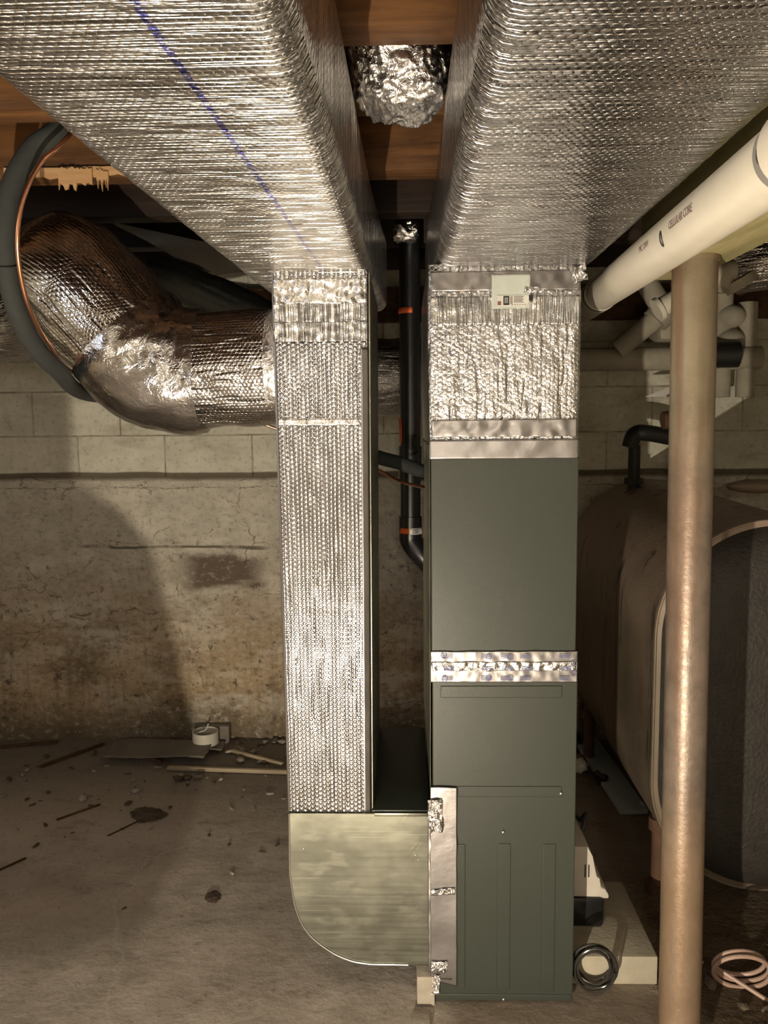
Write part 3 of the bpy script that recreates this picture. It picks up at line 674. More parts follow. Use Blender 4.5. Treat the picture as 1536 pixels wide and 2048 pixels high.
# ================================================================= round foil ducts
def round_duct(name, pts, rad, mat, parent, nsp=10, pk=0.006, seed=0, nring=72, step=0.014):
    P = spline(pts, nsp); D = [0.0]
    for a, b in zip(P, P[1:]): D.append(D[-1]+(b-a).length)
    n = int(D[-1]/step); Q = []; j = 0
    for i in range(n+1):
        s = D[-1]*i/n
        while j < len(D)-2 and D[j+1] < s: j += 1
        Q.append(P[j].lerp(P[j+1], (s-D[j])/(D[j+1]-D[j])))
    fr = frames(Q); prof = [(math.cos(2*PI*k/nring)*0.165, -math.sin(2*PI*k/nring)*0.165) for k in range(nring)]
    rads = [lerp(rad, i/n)[0] for i in range(n+1)]
    st = [((q.x, q.y, q.z), tuple(f[0]), tuple(f[1]), r_/0.165, r_/0.165) for q, f, r_ in zip(Q, fr, rads)]
    def fn(u, v, p): return noise.noise(p*9+Vector((seed, 0, 0)))*0.8+noise.noise(Vector((u*22, v*5, seed)))*0.45+noise.noise(p*30)*0.3
    return loft(name, prof, st, mat, parent, pk, True, fn)
t = thing('branch_duct', 'foil-wrapped round elbow duct bending from the drop duct up behind the pipe loop', 'duct', None, (-0.7, 2.34, 1.64))
o = round_duct('foil_wrap', [(-0.316, 2.34, 1.655), (-0.46, 2.34, 1.652), (-0.60, 2.34, 1.646), (-0.70, 2.335, 1.665), (-0.79, 2.33, 1.755), (-0.88, 2.33, 1.86), (-0.955, 2.37, 1.915), (-1.06, 2.62, 1.93), (-1.18, 2.95, 1.92), (-1.42, 3.22, 1.905), (-1.75, 3.26, 1.905), (-2.3, 3.26, 1.905)],
               [(0, 0.157), (0.16, 0.163), (0.24, 0.172), (0.42, 0.172), (0.6, 0.162), (1, 0.158)], M_F_ELB, None, 10, 0.011, 3); place(o, t)
o = round_duct('elbow_tape', [(-0.56, 2.34, 1.647), (-0.62, 2.34, 1.648), (-0.70, 2.335, 1.665), (-0.745, 2.333, 1.703), (-0.785, 2.33, 1.75)], [(0, 0.171), (0.3, 0.177), (1, 0.178)], M_F_ELBT, None, 8, 0.013, 21, step=0.008); place(o, t)
o = round_duct('tape_collar', [(-0.322, 2.34, 1.655), (-0.34, 2.34, 1.655), (-0.372, 2.34, 1.655)], [(0, 0.163), (1, 0.161)], M_TAPE_X, None, 6, 0.004, 5); place(o, t)
o = round_duct('rear_round_duct', [(-0.52, 3.28, 1.68), (-0.1, 3.28, 1.68), (0.42, 3.28, 1.68)], [(0, 0.15), (1, 0.15)], M_F_PLEN, None, 6, 0.008, 8)
tag(o, 'foil-wrapped round duct running behind the gap between drop duct and furnace', 'duct')
o = round_duct('rear_round_duct', [(0.90, 2.80, 1.995), (1.05, 2.80, 2.00), (1.4, 2.7, 2.02), (2.0, 2.6, 2.03)], [(0, 0.085), (0.2, 0.088), (1, 0.09)], M_F_ELB, None, 8, 0.006, 12)
tag(o, 'foil-wrapped round duct at upper right, seen behind the column top', 'duct')
o = round_duct('rear_round_duct', [(-0.90, 2.96, 2.03), (-0.76, 2.97, 1.98), (-0.62, 3.05, 1.92), (-0.50, 3.15, 1.86), (-0.42, 3.28, 1.84)], [(0, 0.07), (1, 0.09)], plain('dull_dark_foil', (0.12, 0.13, 0.12), 0.5, 0.5, bscale=30, bd=0.004), None, 8, 0.01, 15)
tag(o, 'dark dusty flexible duct in the shadow above the elbow duct', 'duct')
# bundle of crumpled foil between the joists
def crumple_ball(name, c, s, sub=5, amp=0.16, f=6, mat=M_F_CRUM):
    bm = bmesh.new(); bmesh.ops.create_icosphere(bm, subdivisions=sub, radius=1)
    for v in bm.verts:
        d = v.co.normalized(); k = 1+amp*noise.noise(d*f*0.35)+amp*0.7*abs(noise.noise(d*f))+amp*0.25*noise.noise(d*f*3)
        e = Vector([math.copysign(abs(q)**0.78, q) for q in d])
        v.co = Vector((e.x*s[0]*k, e.y*s[1]*k, e.z*s[2]*k))+Vector(c)
    me = bpy.data.meshes.new(name); 
    uvl = bm.loops.layers.uv.new('UVMap')
    for f_ in bm.faces:
        for l in f_.loops: l[uvl].uv = (l.vert.co.x-l.vert.co.y*0.4, l.vert.co.z+l.vert.co.y*0.6)
        f_.smooth = True
    bm.to_mesh(me); bm.free(); me.materials.append(mat)
    o = bpy.data.objects.new(name, me); COL.objects.link(o); return o
o = crumple_ball('foil_bundle', (-0.004, 1.565, 2.150), (0.084, 0.100, 0.096), 6, 0.22, 3.6)
tag(o, 'crumpled foil-wrapped bundle hanging between joists in the gap between the two ducts', 'foil wrap')
o = crumple_ball('foil_bundle', (0.012, 2.76, 2.115), (0.04, 0.05, 0.032), 4, 0.3, 5)
tag(o, 'small crumpled foil piece far back in the gap below the dark joist', 'foil wrap')

# ================================================================= pipes at the left
from_px = None
C0 = Vector((0, 0, H))
t = thing('line_set_pipe', 'thick dark grey foam-insulated pipe looping down at the far left', 'pipe', None, (-0.95, 1.5, 1.9))
SUC = [(-0.720, 1.950, 2.280), (-0.751, 1.860, 2.144), (-0.802, 1.840, 2.094), (-0.843, 1.820, 2.013), (-0.863, 1.820, 1.930), (-0.875, 1.840, 1.850), (-0.879, 1.880, 1.769), (-0.882, 1.960, 1.699), (-0.894, 2.120, 1.643), (-0.976, 2.600, 1.594), (-0.640, 2.740, 1.610), (-0.420, 2.740, 1.560), (-0.260, 2.720, 1.470), (-0.106, 2.680, 1.396), (-0.017, 2.660, 1.370), (0.059, 2.600, 1.343), (0.075, 2.580, 1.330)]
CU = [(-0.660, 1.880, 2.220), (-0.709, 1.780, 2.089), (-0.754, 1.760, 2.037), (-0.789, 1.750, 1.963), (-0.810, 1.760, 1.885), (-0.824, 1.800, 1.810), (-0.832, 1.860, 1.744), (-0.847, 1.980, 1.689), (-0.914, 2.300, 1.641), (-0.808, 2.620, 1.578), (-0.475, 2.660, 1.504), (-0.276, 2.680, 1.422), (-0.106, 2.660, 1.357), (-0.017, 2.620, 1.315), (0.060, 2.500, 1.303), (0.080, 2.460, 1.310)]
o = MB().tube(SUC, 0.0225, 20, smooth_n=10).build('foam_sleeve', M_FOAM); place(o, t)
m = MB()
c = Vector(SUC[5]); d = (Vector(SUC[6])-Vector(SUC[4])).normalized(); a = d.orthogonal().normalized(); b = d.cross(a)
m.tube([c+(a*math.cos(q*PI/12)+b*math.sin(q*PI/12))*0.0245 for q in range(25)], 0.0016, 6, caps=False)
place(m.build('cable_tie', M_INK), t)
o = MB().tube(CU, 0.0049, 14, smooth_n=12).build('copper_pipe', M_COPPER)
tag(o, 'thin bare copper pipe following the foam-covered pipe and crossing behind the drop duct', 'pipe')

# ================================================================= black drain pipe in the gap
t = thing('vent_pipe', 'vertical black plastic pipe in the gap between drop duct and furnace', 'pipe', None, (0.016, 2.86, 1.1))
o = MB().tube([(0.019, 2.86, 2.25), (0.018, 2.86, 1.5), (0.016, 2.86, 1.13)], 0.036, 28).build('pipe_run', M_BLACK); place(o, t)
o = MB().tube([(0.016, 2.86, 1.175), (0.016, 2.86, 1.12), (0.020, 2.86, 1.085), (0.060, 2.85, 1.035), (0.11, 2.85, 0.985), (0.2, 2.85, 0.9)], 0.041, 28, smooth_n=5).build('elbow_fitting', M_BLACK); place(o, t)
o = MB().tube([(0.0165, 2.86, 1.30), (0.017, 2.86, 1.42)], 0.0405, 28).build('tee_fitting', M_BLACK); place(o, t)
def band(nm, z0, z1, a0, a1, mat, r=0.0372):
    V_ = []; F_ = []; n_ = 14
    for rr2 in (r, r+0.0008):
        for i in range(n_+1):
            a = a0+(a1-a0)*i/n_
            for z in (z0, z1): V_.append((0.0175+rr2*math.cos(a), 2.86+rr2*math.sin(a), z))
    q = 2*(n_+1)
    for i in range(n_):
        k = 2*i; F_ += [(k+q, k+q+1, k+q+3, k+q+2), (k, k+2, k+3, k+1), (k, k+q, k+q+2, k+2), (k+1, k+3, k+q+3, k+q+1)]
    F_ += [(0, 1, q+1, q), (2*n_, q+2*n_, q+2*n_+1, 2*n_+1)]
    o = recalc(new(nm, V_, F_, mat)); place(o, t); return o
band('orange_label', 1.866, 1.885, R(178), R(285), M_ORANGE)
band('orange_label', 1.43, 1.515, R(178), R(222), M_ORANGE)
band('orange_label', 1.118, 1.138, R(180), R(262), M_ORANGE, 0.0415)
band('white_label', 1.116, 1.138, R(263), R(350), M_LABEL, 0.0416)
m = MB()
for k in range(4): m.box(0.022, 0.048-0.004*(k%2), 2.8175, 2.8182, 1.119+k*0.0045, 1.1212+k*0.0045)
place(m.build('label_print', M_INK, None, smooth=False), t)

# ================================================================= white pipe
t = thing('white_pipe', 'thick cream plastic pipe slanting along the right edge of the right duct', 'pipe', None, (0.5, 1.5, 1.82))
A = Vector((0.447, 0.93, 1.8005)); B = Vector((0.545, 2.50, 1.846)); dv = (B-A).normalized()
o = MB().tube([A-dv*1.6, A, B, B+dv*0.5], 0.0435, 40).build('pipe_run', M_PVC); place(o, t)
def along(Y): return A+dv*((Y-A.y)/dv.y)
def collar(nm, y0, y1, r, mat): place(MB().tube([along(y0), along(y1)], r, 40).build(nm, mat), t)
collar('coupling', 0.80, 0.985, 0.0485, M_PVC); collar('ring', 0.985, 1.012, 0.0442, M_PVC_D)
collar('coupling', 2.34, 2.95, 0.0455, M_OLDPIPE); collar('ring', 2.30, 2.34, 0.0440, M_PVC_D); collar('pipe_lip', 2.288, 2.298, 0.0452, M_PVC)
# printing that runs along the pipe, wrapped on its lower left side

def wrap_text(body, size, s0, ang, mat, nm):
    c = bpy.data.curves.new('t', 'FONT'); c.body = body; c.size = size; c.extrude = 0.0; c.resolution_u = 3
    tt = bpy.data.objects.new('t', c); COL.objects.link(tt)
    me = bpy.data.meshes.new_from_object(tt.evaluated_get(bpy.context.evaluated_depsgraph_get())); bpy.data.objects.remove(tt)
    bm = bmesh.new(); bm.from_mesh(me); bmesh.ops.subdivide_edges(bm, edges=bm.edges, cuts=1)
    r_ = 0.0439; ex = bmesh.ops.extrude_face_region(bm, geom=bm.faces[:])
    top = {e for e in ex['geom'] if isinstance(e, bmesh.types.BMVert)}
    n1 = Vector((1, 0, 0)); n1 = (n1-dv*n1.dot(dv)).normalized(); n2 = n1.cross(dv)*-1
    if n2.z < 0: n2 = -n2
    for v in bm.verts:
        a = ang - v.co.y/r_; rad = r_+(0.0003 if v in top else -0.0004)
        ctr = along(s0)-dv*v.co.x
        v.co = ctr+(n1*math.cos(a)+n2*math.sin(a))*rad
    bmesh.ops.recalc_face_normals(bm, faces=bm.faces); bm.to_mesh(me); bm.free(); me.materials.clear(); me.materials.append(mat)
    o = bpy.data.objects.new(nm, me); COL.objects.link(o); place(o, t); return o
wrap_text('PVC  DWV', 0.016, 1.62, R(190), M_PRINT, 'printed_lettering')
wrap_text('CELLULAR CORE', 0.018, 1.40, R(191), M_PRINT, 'printed_lettering')
m = MB()
def blob(s0, ang, w, h):
    n1 = Vector((1, 0, 0)); n1 = (n1-dv*n1.dot(dv)).normalized(); n2 = Vector((0, 0, 1)); n2 = (n2-dv*n2.dot(dv)-n1*n2.dot(n1)).normalized()
    pts = []
    for i in range(25):
        q = 2*PI*i/24; a = ang-(math.sin(q)*h)/0.0438; pts.append(along(s0)-dv*(math.cos(q)*w+math.sin(q)*w*0.5)+(n1*math.cos(a)+n2*math.sin(a))*0.0438)
    m.tube(pts, 0.0016, 6, caps=False)
blob(1.455, R(197), 0.006, 0.012); place(m.build('printed_emblem', M_INK, None), t)
m = MB(); blob(0.99, R(182), 0.007, 0.013); place(m.build('printed_emblem', M_INK, None), t)

SPIPE = t = thing('thin_white_pipe', 'short cream pipe with a cup-shaped end just left of the column top', 'pipe', None, (0.85, 2.6, 1.87))
o = MB().tube([(0.778, 2.60, 1.838), (0.86, 2.60, 1.885), (0.98, 2.62, 1.945)], 0.030, 24).build('pipe_run', M_PVC); place(o, t)
o = MB().tube([(0.772, 2.60, 1.834), (0.784, 2.60, 1.841)], 0.037, 24).build('cup_rim', M_PVC); place(o, t)
o = MB().tube([(0.965, 2.62, 1.90), (0.985, 2.62, 1.945), (1.01, 2.62, 1.95)], 0.036, 20, smooth_n=4).build('elbow_fitting', M_OLDPIPE); place(o, t)
o = MB().tube([(1.025, 2.62, 1.93), (1.04, 2.62, 1.905)], 0.05, 20, smooth_n=4).build('elbow_fitting', M_OLDPIPE); place(o, t)

place(MB().box(0.905, 0.935, 2.585, 2.590, 1.885, 2.122, 0.001).build('pipe_hanger', M_GALV_D), t)
# ================================================================= old pipes on the back wall, right
t = thing('old_wall_pipe', 'old white-painted pipework branching along the back wall behind the column', 'pipe', None, (1.1, 3.6, 1.76))
o = MB().tube([(0.55, 3.62, 1.765), (1.52, 3.62, 1.765)], 0.050, 24).build('horizontal_run', M_OLDPIPE); place(o, t)
o = MB().tube([(0.90, 3.58, 1.80), (1.06, 3.56, 1.93)], 0.042, 20).build('sloping_run', M_OLDPIPE); place(o, t)
o = MB().tube([(1.09, 3.55, 1.95), (1.02, 3.55, 2.06), (0.95, 3.55, 2.16)], 0.045, 20, smooth_n=4).build('sloping_run', M_OLDPIPE); place(o, t)
o = MB().tube([(1.05, 3.55, 1.915), (1.11, 3.55, 1.985)], 0.058, 20).build('joint_fitting', M_OLDPIPE); place(o, t)
m = MB(); m.box(1.08, 1.30, 3.58, 3.78, 1.84, 2.0, 0.02)
place(m.build('plastered_block', M_OLDPIPE), t)
t = thing('old_wall_pipe', 'knobbly white-painted vertical pipe stack right of the column on the back wall', 'pipe', None, (1.45, 3.62, 1.7))
o = MB().tube([(1.36, 3.64, 1.60), (1.36, 3.64, 2.09)], 0.045, 20).build('vertical_run', M_OLDPIPE); place(o, t)
o = MB().tube([(1.47, 3.64, 1.60), (1.47, 3.64, 2.0)], 0.040, 20).build('vertical_run', M_OLDPIPE); place(o, t)
for z in (1.84, 1.94): o = MB().ico((1.39, 3.62, z), 0.062, 3, (1, 0.9, 0.8)).build('joint_fitting', M_OLDPIPE); place(o, t)
o = MB().tube([(1.26, 3.56, 1.775), (1.40, 3.55, 1.775)], 0.055, 20).build('black_coupling', M_IRON); place(o, t)
t = MB().prism([(1.00, 1.60), (1.10, 1.64), (1.12, 1.60)], 0.003, 'y', 3.5).build('paper_tag', M_LABEL); 
tag(t, 'small pale pointed tag poking out left of the column above the rusty valve', 'tag')

# ================================================================= column
t = thing('support_column', 'round rust-stained steel column on the right, floor to beam', 'column', None, (0.63, 1.80, 0))
o = MB().tube([(0.6300, 1.80, 0.0), (0.6130, 1.80, 1.838)], 0.0465, 48).build('column_tube', M_COL); place(o, t)
o = MB().tube([(0.6131, 1.80, 1.826), (0.6130, 1.80, 1.838)], 0.050, 40).build('cap_plate', M_COL); place(o, t)

# ================================================================= oil tank
t = thing('oil_tank', 'huge grimy rust-streaked oil tank on legs behind the column', 'tank', None, (1.08, 3.0, 0.0))
def obround(w, h, n=40, k=14):
    r_ = w/2; s_ = h/2-r_; P_ = []
    for i in range(n): a = PI*i/n; P_.append((r_*math.cos(a), s_+r_*math.sin(a)))
    for i in range(k): P_.append((-r_, s_-2*s_*i/k))
    for i in range(n): a = PI+PI*i/n; P_.append((r_*math.cos(a), -s_+r_*math.sin(a)))
    for i in range(k): P_.append((r_, -s_+2*s_*i/k))
    return P_
TW, TH = 0.69, 1.14; prof = obround(TW, TH)
cz = lambda y: 0.640+0.035*(y-2.42)/1.3
cx = 1.082
def tst(y, k): return ((cx, y, cz(y)), (1, 0, 0), (0, 0, 1), k, 1-(1-k)*TW/TH)
ys = [2.430+1.26*i/50 for i in range(51)]
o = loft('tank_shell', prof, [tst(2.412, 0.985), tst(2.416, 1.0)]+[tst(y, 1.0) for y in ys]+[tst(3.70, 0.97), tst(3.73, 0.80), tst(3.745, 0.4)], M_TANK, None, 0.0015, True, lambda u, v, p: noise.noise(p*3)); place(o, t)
dome = [(2.4135, 0.986), (2.418, 0.955), (2.398, 0.92), (2.378, 0.86), (2.360, 0.76), (2.346, 0.60), (2.338, 0.40), (2.334, 0.15)]
o = loft('end_cap', prof, [tst(y, k) for y, k in dome], M_CAP, None, 0.001, True, lambda u, v, p: noise.noise(p*5)); place(o, t)
rim = [(cx+a*0.993, 2.413, cz(2.413)+b*0.995) for a, b in prof]; rim.append(rim[0])
o = MB().tube(rim, 0.0042, 8, caps=False).build('rim_weld', M_TANK); place(o, t)
for x, y in ((0.80, 2.52), (1.34, 2.52), (0.80, 3.52), (1.34, 3.52)):
    m = MB(); m.tube([(x, y, 0.0), (x, y, 0.32)], 0.024, 16); m.tube([(x, y, 0.0), (x, y, 0.03)], 0.04, 16); m.tube([(x, y, 0.21), (x, y, 0.25)], 0.034, 16)
    place(m.build('leg', M_RUST), t)
for (x, y, z1, mt, rr3) in ((0.963, 3.50, 1.40, M_IRON, 0.025), (1.115, 3.30, 1.60, M_RUST, 0.020)):
    m = MB(); m.tube([(x, y, 1.18), (x, y, z1)], rr3, 16); m.tube([(x, y, 1.235), (x, y, 1.262)], rr3*1.6, 8)
    if mt is M_IRON:
        m.tube([(x-0.02, y, z1-0.01), (x, y, z1+0.045), (x+0.05, y, z1+0.05), (x+0.16, y+0.02, z1+0.03)], 0.034, 16, smooth_n=4)
        m.tube([(x+0.16, y+0.02, z1+0.03), (x+0.30, y+0.03, z1-0.02)], 0.024, 16)
    else: m.ico((x, y, z1-0.03), 0.045, 2, (1, 1, 0.9)); m.tube([(x-0.10, y, z1-0.10), (x, y, z1-0.09)], 0.035, 16)
    place(m.build('vent_fitting', mt), t)
m = MB(); m.ico((1.42, 3.35, 1.235), 0.05, 2, (2.6, 1, 0.6)); place(m.build('filler_cap', M_TANK), t)

# ================================================================= floor things at the right
t = MB().box(0.43, 0.664, 2.075, 2.44, 0.0, 0.080, 0.004).build('concrete_slab', M_CONC)
tag(t, 'pale rectangular concrete slab lying on the floor right of the furnace', 'slab')
t = thing('condensate_pump', 'small off-white pump on a black tank, standing on the pale concrete slab', 'pump', None, (0.49, 2.32, 0.08))
o = MB().box(0.432, 0.552, 2.20, 2.42, 0.081, 0.168, 0.012).build('black_tank', M_BLACK); place(o, t)
m = MB()
m.prism([(0.436, 0.168), (0.566, 0.160), (0.566, 0.172), (0.556, 0.190), (0.545, 0.192), (0.540, 0.222), (0.532, 0.225), (0.520, 0.285), (0.505, 0.315), (0.436, 0.315)], 0.19, 'y', 2.21, 0.005)
place(m.build('pump_housing', M_PUMPW), t)
m = MB()
m.box(0.496, 0.499, 2.2075, 2.212, 0.226, 0.262); place(m.build('vent_slot', M_INK), t)
m = MB(); m.box(0.506, 0.509, 2.2075, 2.212, 0.226, 0.262); place(m.build('vent_slot', M_INK), t)
m = MB(); m.ico((0.548, 2.235, 0.176), 0.010, 2, (1.3, 1, 0.6)); place(m.build('inlet_hole', M_INK), t)
o = MB().tube([(0.515, 2.33, 0.30), (0.530, 2.36, 0.335), (0.527, 2.40, 0.30), (0.52, 2.46, 0.28)], 0.008, 12, smooth_n=8).build('outlet_hose', M_VINYL); place(o, t)

def coil(name, c, R1, n, r_, nrm, mat, drift, jit, tail=None, ell=1.0):
    nrm = Vector(nrm).normalized(); a = Vector((1, 0, 0)); a = (a-nrm*a.dot(nrm)).normalized(); b = nrm.cross(a)
    P_ = []
    for i in range(int(n*28)+1):
        q = 2*PI*i/28; k = i/28
        rr4 = R1*(1+jit*math.sin(k*2.7)); P_.append(Vector(c)+a*math.cos(q)*rr4+b*math.sin(q)*rr4*ell+nrm*drift*(k-n/2)+a*jit*R1*math.sin(k*1.9)*0.8)
    if tail: P_ = P_+[Vector(p) for p in tail]
    return MB().tube(P_, r_, 10).build(name, mat)
o = coil('tubing_coil', (0.487, 2.040, 0.074), 0.050, 4.6, 0.0042, (0.06, 1, 0.10), M_VINYL, 0.007, 0.13, None, 1.15)
tag(o, 'coil of thin dark tubing leaning on the concrete slab beside the furnace foot', 'tubing')
o = coil('tubing_coil', (0.874, 2.06, 0.062), 0.068, 2.4, 0.0058, (0.12, 1, 0.45), M_PINK, 0.017, 0.04, [(0.93, 2.02, 0.0), (1.0, 1.97, 0.006)], 0.88)
tag(o, 'loose coil of pinkish clear tubing lying on dark dirt right of the column', 'tubing')
Mx = Matrix.Translation((0.845, 3.40, 0.024)) @ Matrix.Rotation(R(3.5), 4, 'Z') @ Matrix.Rotation(R(2.0), 4, 'X')
t = MB().box(-0.055, 0.055, -0.36, 0.33, -0.009, 0.009, 0.002, Mx).build('board', M_GREYP); tag(t, 'blue-grey board lying on the floor under the edge of the oil tank', 'board')
t = thing('iron_pipe', 'short dark iron pipe standing at the back wall between furnace and tank', 'pipe', None, (0.715, 3.70, 0))
o = MB().tube([(0.742, 3.70, 0.03), (0.742, 3.70, 0.30)], 0.020, 16).build('pipe_run', M_IRON); place(o, t)
o = MB().tube([(0.742, 3.70, 0.29), (0.742, 3.70, 0.315)], 0.028, 16).build('pipe_collar', M_IRON); place(o, t)
o = MB().box(0.70, 0.80, 3.64, 3.75, 0.0, 0.06, 0.006).build('iron_foot', M_IRON); place(o, t)
def chunk(name, c, r_, sc, mat, label, cat, group=None, sub=2, tilt=1.2):
    o = MB().ico((0, 0, 0), r_, sub, sc, 0.55, Matrix.Rotation(rng.random()*6, 3, 'Z') @ Matrix.Rotation(rng.random()*tilt, 3, 'X')).build(name, mat, smooth=False)
    zmin = min(v.co.z for v in o.data.vertices); o.location = (c[0], c[1], c[2]-zmin-0.001); return tag(o, label, cat, group)
chunk('plaster_chunk', (0.735, 3.42, 0.0), 0.036, (1, 0.9, 0.8), M_PUMPW, 'whitish plaster lump on the floor between furnace and oil tank', 'rubble')
chunk('rubble_chunk', (0.80, 3.30, 0.0), 0.032, (1.2, 1, 0.7), M_IRON, 'dark lump beside the whitish plaster lump near the oil tank', 'rubble')
chunk('rubble_chunk', (0.765, 3.55, 0.0), 0.034, (1.5, 0.6, 0.35), M_RUBBLE, 'flat pale shard behind the whitish plaster lump near the oil tank', 'rubble')
G = 'dirt clods on the dark soil by the oil tank'
for k in range(34):
    x = 0.74+rng.random()*0.55; y = 1.62+rng.random()*0.85
    chunk('dirt_clod', (x, y, 0), 0.006+rng.random()*0.016, (1.3, 1, 0.55), M_DIRT if rng.random() < 0.75 else M_RUBBLE, 'small clod or chip on the dark soil in front of the oil tank', 'dirt clod', G, 1)
t = MB().box(0.022, 0.068, 1.985, 2.075, 0.0, 0.0805, 0.003).build('wood_block', M_RUBBLE); tag(t, 'small pale block standing under the elbow box at the furnace foot', 'block')
t = MB().box(0.012, 0.055, 1.90, 1.965, 0.0, 0.010, 0.003).build('stone_chip', M_RUBBLE); tag(t, 'flat brownish chip on the floor in front of the pale block', 'rubble')

# ================================================================= debris along the back wall, left
def stick(name, a, b, w, h, mat, label, cat):
    a, b = Vector(a), Vector(b); d = b-a; L = d.length
    Mx = Matrix.Translation((a+b)/2+Vector((0, 0, h/2))) @ d.to_track_quat('X', 'Z').to_matrix().to_4x4()
    return tag(MB().box(-L/2, L/2, -w/2, w/2, -h/2, h/2, min(w, h)*0.2, Mx).build(name, mat), label, cat)
stick('wood_strip', (-1.045, 3.44, 0.004), (-0.44, 3.395, 0.004), 0.020, 0.018, M_STICK, 'long pale wooden strip lying flat, nearest the drop duct foot', 'wood strip')
stick('wood_strip', (-0.80, 3.62, 0.012), (-0.545, 3.47, 0.012), 0.016, 0.014, M_STICK, 'short pale strip lying slanted behind the long one', 'wood strip')
stick('wood_strip', (-1.62, 3.46, 0.002), (-1.43, 3.72, 0.004), 0.014, 0.012, M_SUB, 'dark strip lying slanted, left of the cardboard sheet', 'wood strip')
stick('wood_strip', (-1.35, 3.74, 0.004), (-1.08, 3.46, 0.02), 0.012, 0.012, M_SUB, 'thin dark strip crossing under the cardboard sheet', 'wood strip')
stick('wood_strip', (-2.0, 3.66, 0.002), (-1.66, 3.74, 0.004), 0.014, 0.012, M_SUB, 'dark strip by the back wall at the far left edge', 'wood strip')
stick('wood_strip', (-1.34, 2.98, 0.0), (-1.22, 3.11, 0.0), 0.010, 0.006, M_SUB, 'thin dark splinter on bare floor below the cardboard sheet', 'wood strip')
stick('wood_strip', (-1.40, 2.60, 0.0), (-1.33, 2.70, 0.0), 0.008, 0.006, M_SUB, 'tiny dark splinter on the open floor at far left', 'wood strip')
stick('wood_strip', (-1.10, 2.86, 0.0), (-1.02, 2.98, 0.0), 0.006, 0.004, M_SUB, 'tiny dark splinter left of the brown stain on the floor', 'wood strip')
t = sheet('cardboard_sheet', (-1.36, 3.50, 0.03), (1, -0.02, 0), (0.02, 1, 0.03), 0.46, 0.20, 30, 14, M_CARD, None, 0.008, 0.004, 4, 0.012, 4); tag(t, 'dusty grey cardboard sheet lying left of the white ring', 'cardboard')
t = sheet('cardboard_sheet', (-1.02, 3.62, 0.015), (1, 0.02, 0), (0, 1, 0.04), 0.17, 0.10, 14, 10, M_CARD, None, 0.012, 0.004, 8, 0.01, 6); tag(t, 'small cardboard flap directly under the white ring', 'cardboard')
t = MB().box(-0.99, -0.84, 3.745, 3.795, 0.0, 0.085, 0.004, Matrix.Rotation(0.0, 4, 'Z')).build('board_scrap', M_CARD); tag(t, 'small grey board scrap standing against the back wall behind the white ring', 'board')
t = thing('tape_roll', 'short white plastic ring standing on the cardboard at the back wall', 'ring', None, (-0.935, 3.68, 0.03))
V_ = []; F_ = []; ns = 40
for k, (r5, z) in enumerate(((0.060, 0.0), (0.060, 0.058), (0.054, 0.058), (0.054, 0.0))):
    for i in range(ns): V_.append((r5*math.cos(2*PI*i/ns), r5*math.sin(2*PI*i/ns), z))
for k in range(4):
    for i in range(ns):
        j = (i+1) % ns; F_.append((k*ns+i, k*ns+j, ((k+1) % 4)*ns+j, ((k+1) % 4)*ns+i))
o = new('ring_wall', V_, F_, M_PVC, t, None, False); recalc(o); o.location = (0, 0, 0.0)
o = MB().tube([(-0.05, -0.02, 0.05), (0.0, 0.0, 0.062), (0.01, 0.02, 0.085)], 0.003, 8, smooth_n=4).build('strap', M_LABEL, t)
G = 'rubble scattered along the foot of the back wall'
for k in range(70):
    u = rng.random(); x = -0.50-abs(rng.gauss(0, 0.36)) if u < 0.7 else -2.0+rng.random()*1.4
    y = 3.78-abs(rng.gauss(0, 0.15)) if u < 0.7 else 3.15+rng.random()*0.6
    if -1.38 < x < -0.84 and y > 3.42: y -= 0.36
    r5 = 0.004+rng.random()**3*0.020
    chunk('rubble_chunk', (x, y, 0), r5, (1.3, 1, 0.6), M_RUBBLE if rng.random() < 0.6 else M_DIRT, 'small chunk of rubble on the floor near the back wall', 'rubble', G, 1, 0.5)
G = 'tiny chips on the open floor'
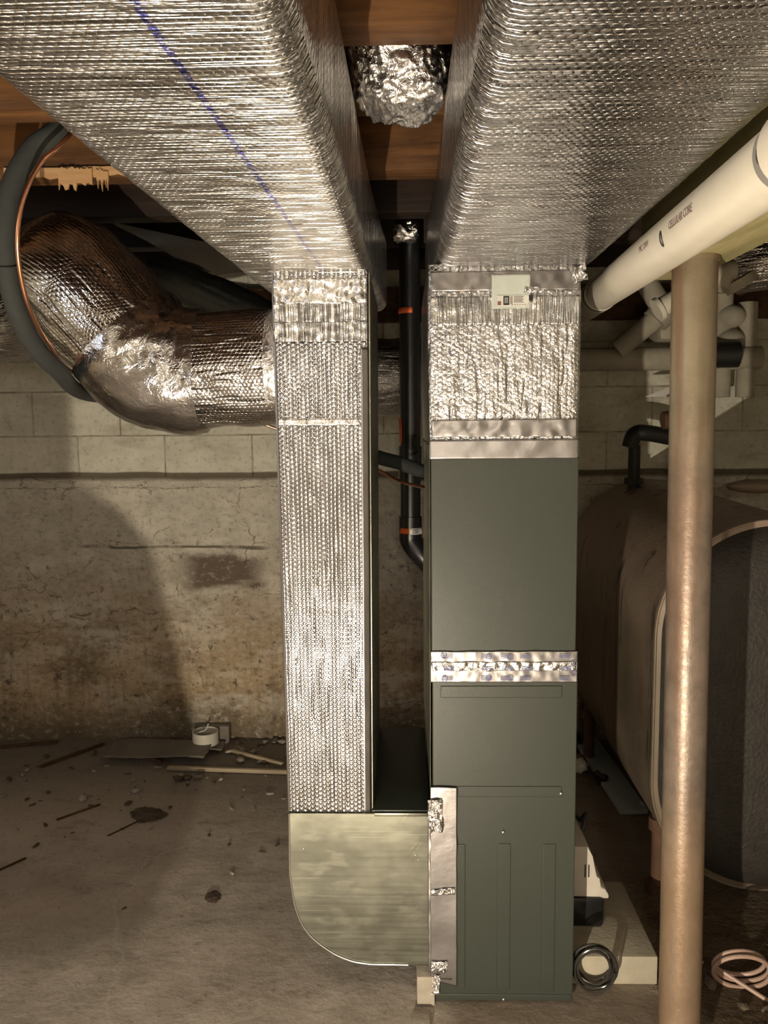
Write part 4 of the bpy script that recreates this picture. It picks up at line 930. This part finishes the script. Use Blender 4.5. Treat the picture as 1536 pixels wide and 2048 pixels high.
for k in range(110):
    x = -1.7+rng.random()*1.5; y = 3.5-abs(rng.gauss(0, 0.45))
    if x > -0.33 and y < 2.8: continue
    chunk('floor_chip', (x, y, 0), 0.002+rng.random()**2*0.009, (1.9, 0.8, 0.4), M_RUBBLE if rng.random() < 0.5 else M_DIRT, 'tiny chip or splinter on the open concrete floor', 'chip', G, 1, 0.3)
for (x, y, r5, l) in ((-1.0, 3.02, 0.045, 'dark brown dirt pile in the middle of the left floor'), (-1.52, 2.52, 0.024, 'small brown leaf-like scrap at far left of the floor'), (-0.62, 2.47, 0.022, 'brown leaf-like scrap on the floor near the elbow box')):
    chunk('dirt_patch', (x, y, 0), r5, (1.5, 1, 0.16), M_DIRT, l, 'dirt', None, 3, 0.05)
t = MB().prism([(-0.555, 0.0), (-0.30, 0.0), (-0.30, 0.03), (-0.36, 0.062), (-0.47, 0.072), (-0.53, 0.055)], 0.06, 'y', 3.73, 0.008).build('rubble_mound', M_DIRT)
tag(t, 'low grey-brown mound against the back wall behind the drop duct foot', 'rubble')
t = MB().prism([(-1.02, 2.205), (-0.55, 2.10), (-0.57, 2.03), (-0.66, 2.02), (-0.72, 2.055), (-0.80, 2.08), (-0.90, 2.14), (-1.0, 2.19)], 0.02, 'y', 2.93, 0.003).build('plaster_board', M_DUSTY)
tag(t, 'dusty grey torn board high up in the dark gap above the elbow duct', 'board')

# ================================================================= unseen objects added off the left edge to cast the wall's soft shadow
t = thing('added_blocker_stand', 'added unseen stand at the left holding two shadow blockers', 'shadow blocker', None, (-0.95, 0.8, 0))
place(MB().box(-1.2, -0.505, 0.70, 0.92, 0.20, 0.222, 0.004).build('stand_top', M_STICK), t)
for x in (-1.15, -0.72):
    for y in (0.73, 0.89): place(MB().box(x-0.008, x+0.008, y-0.008, y+0.008, 0, 0.20, 0.002).build('leg', M_STICK), t)
t = MB().prism([(-0.512, 0.223), (-0.562, 0.455), (-0.59, 0.49), (-0.645, 0.51), (-0.645, 0.223)], 0.12, 'y', 0.76, 0.003).build('added_blocker_wedge', M_FOAM)
tag(t, 'added dark slanted blocker on the unseen stand, shading the wall', 'bag')
t = MB().box(-1.18, -0.650, 0.74, 0.90, 0.223, 0.72, 0.004).build('added_blocker_box', M_CARD); tag(t, 'added tall blocker on the unseen stand, shading the wall', 'box')
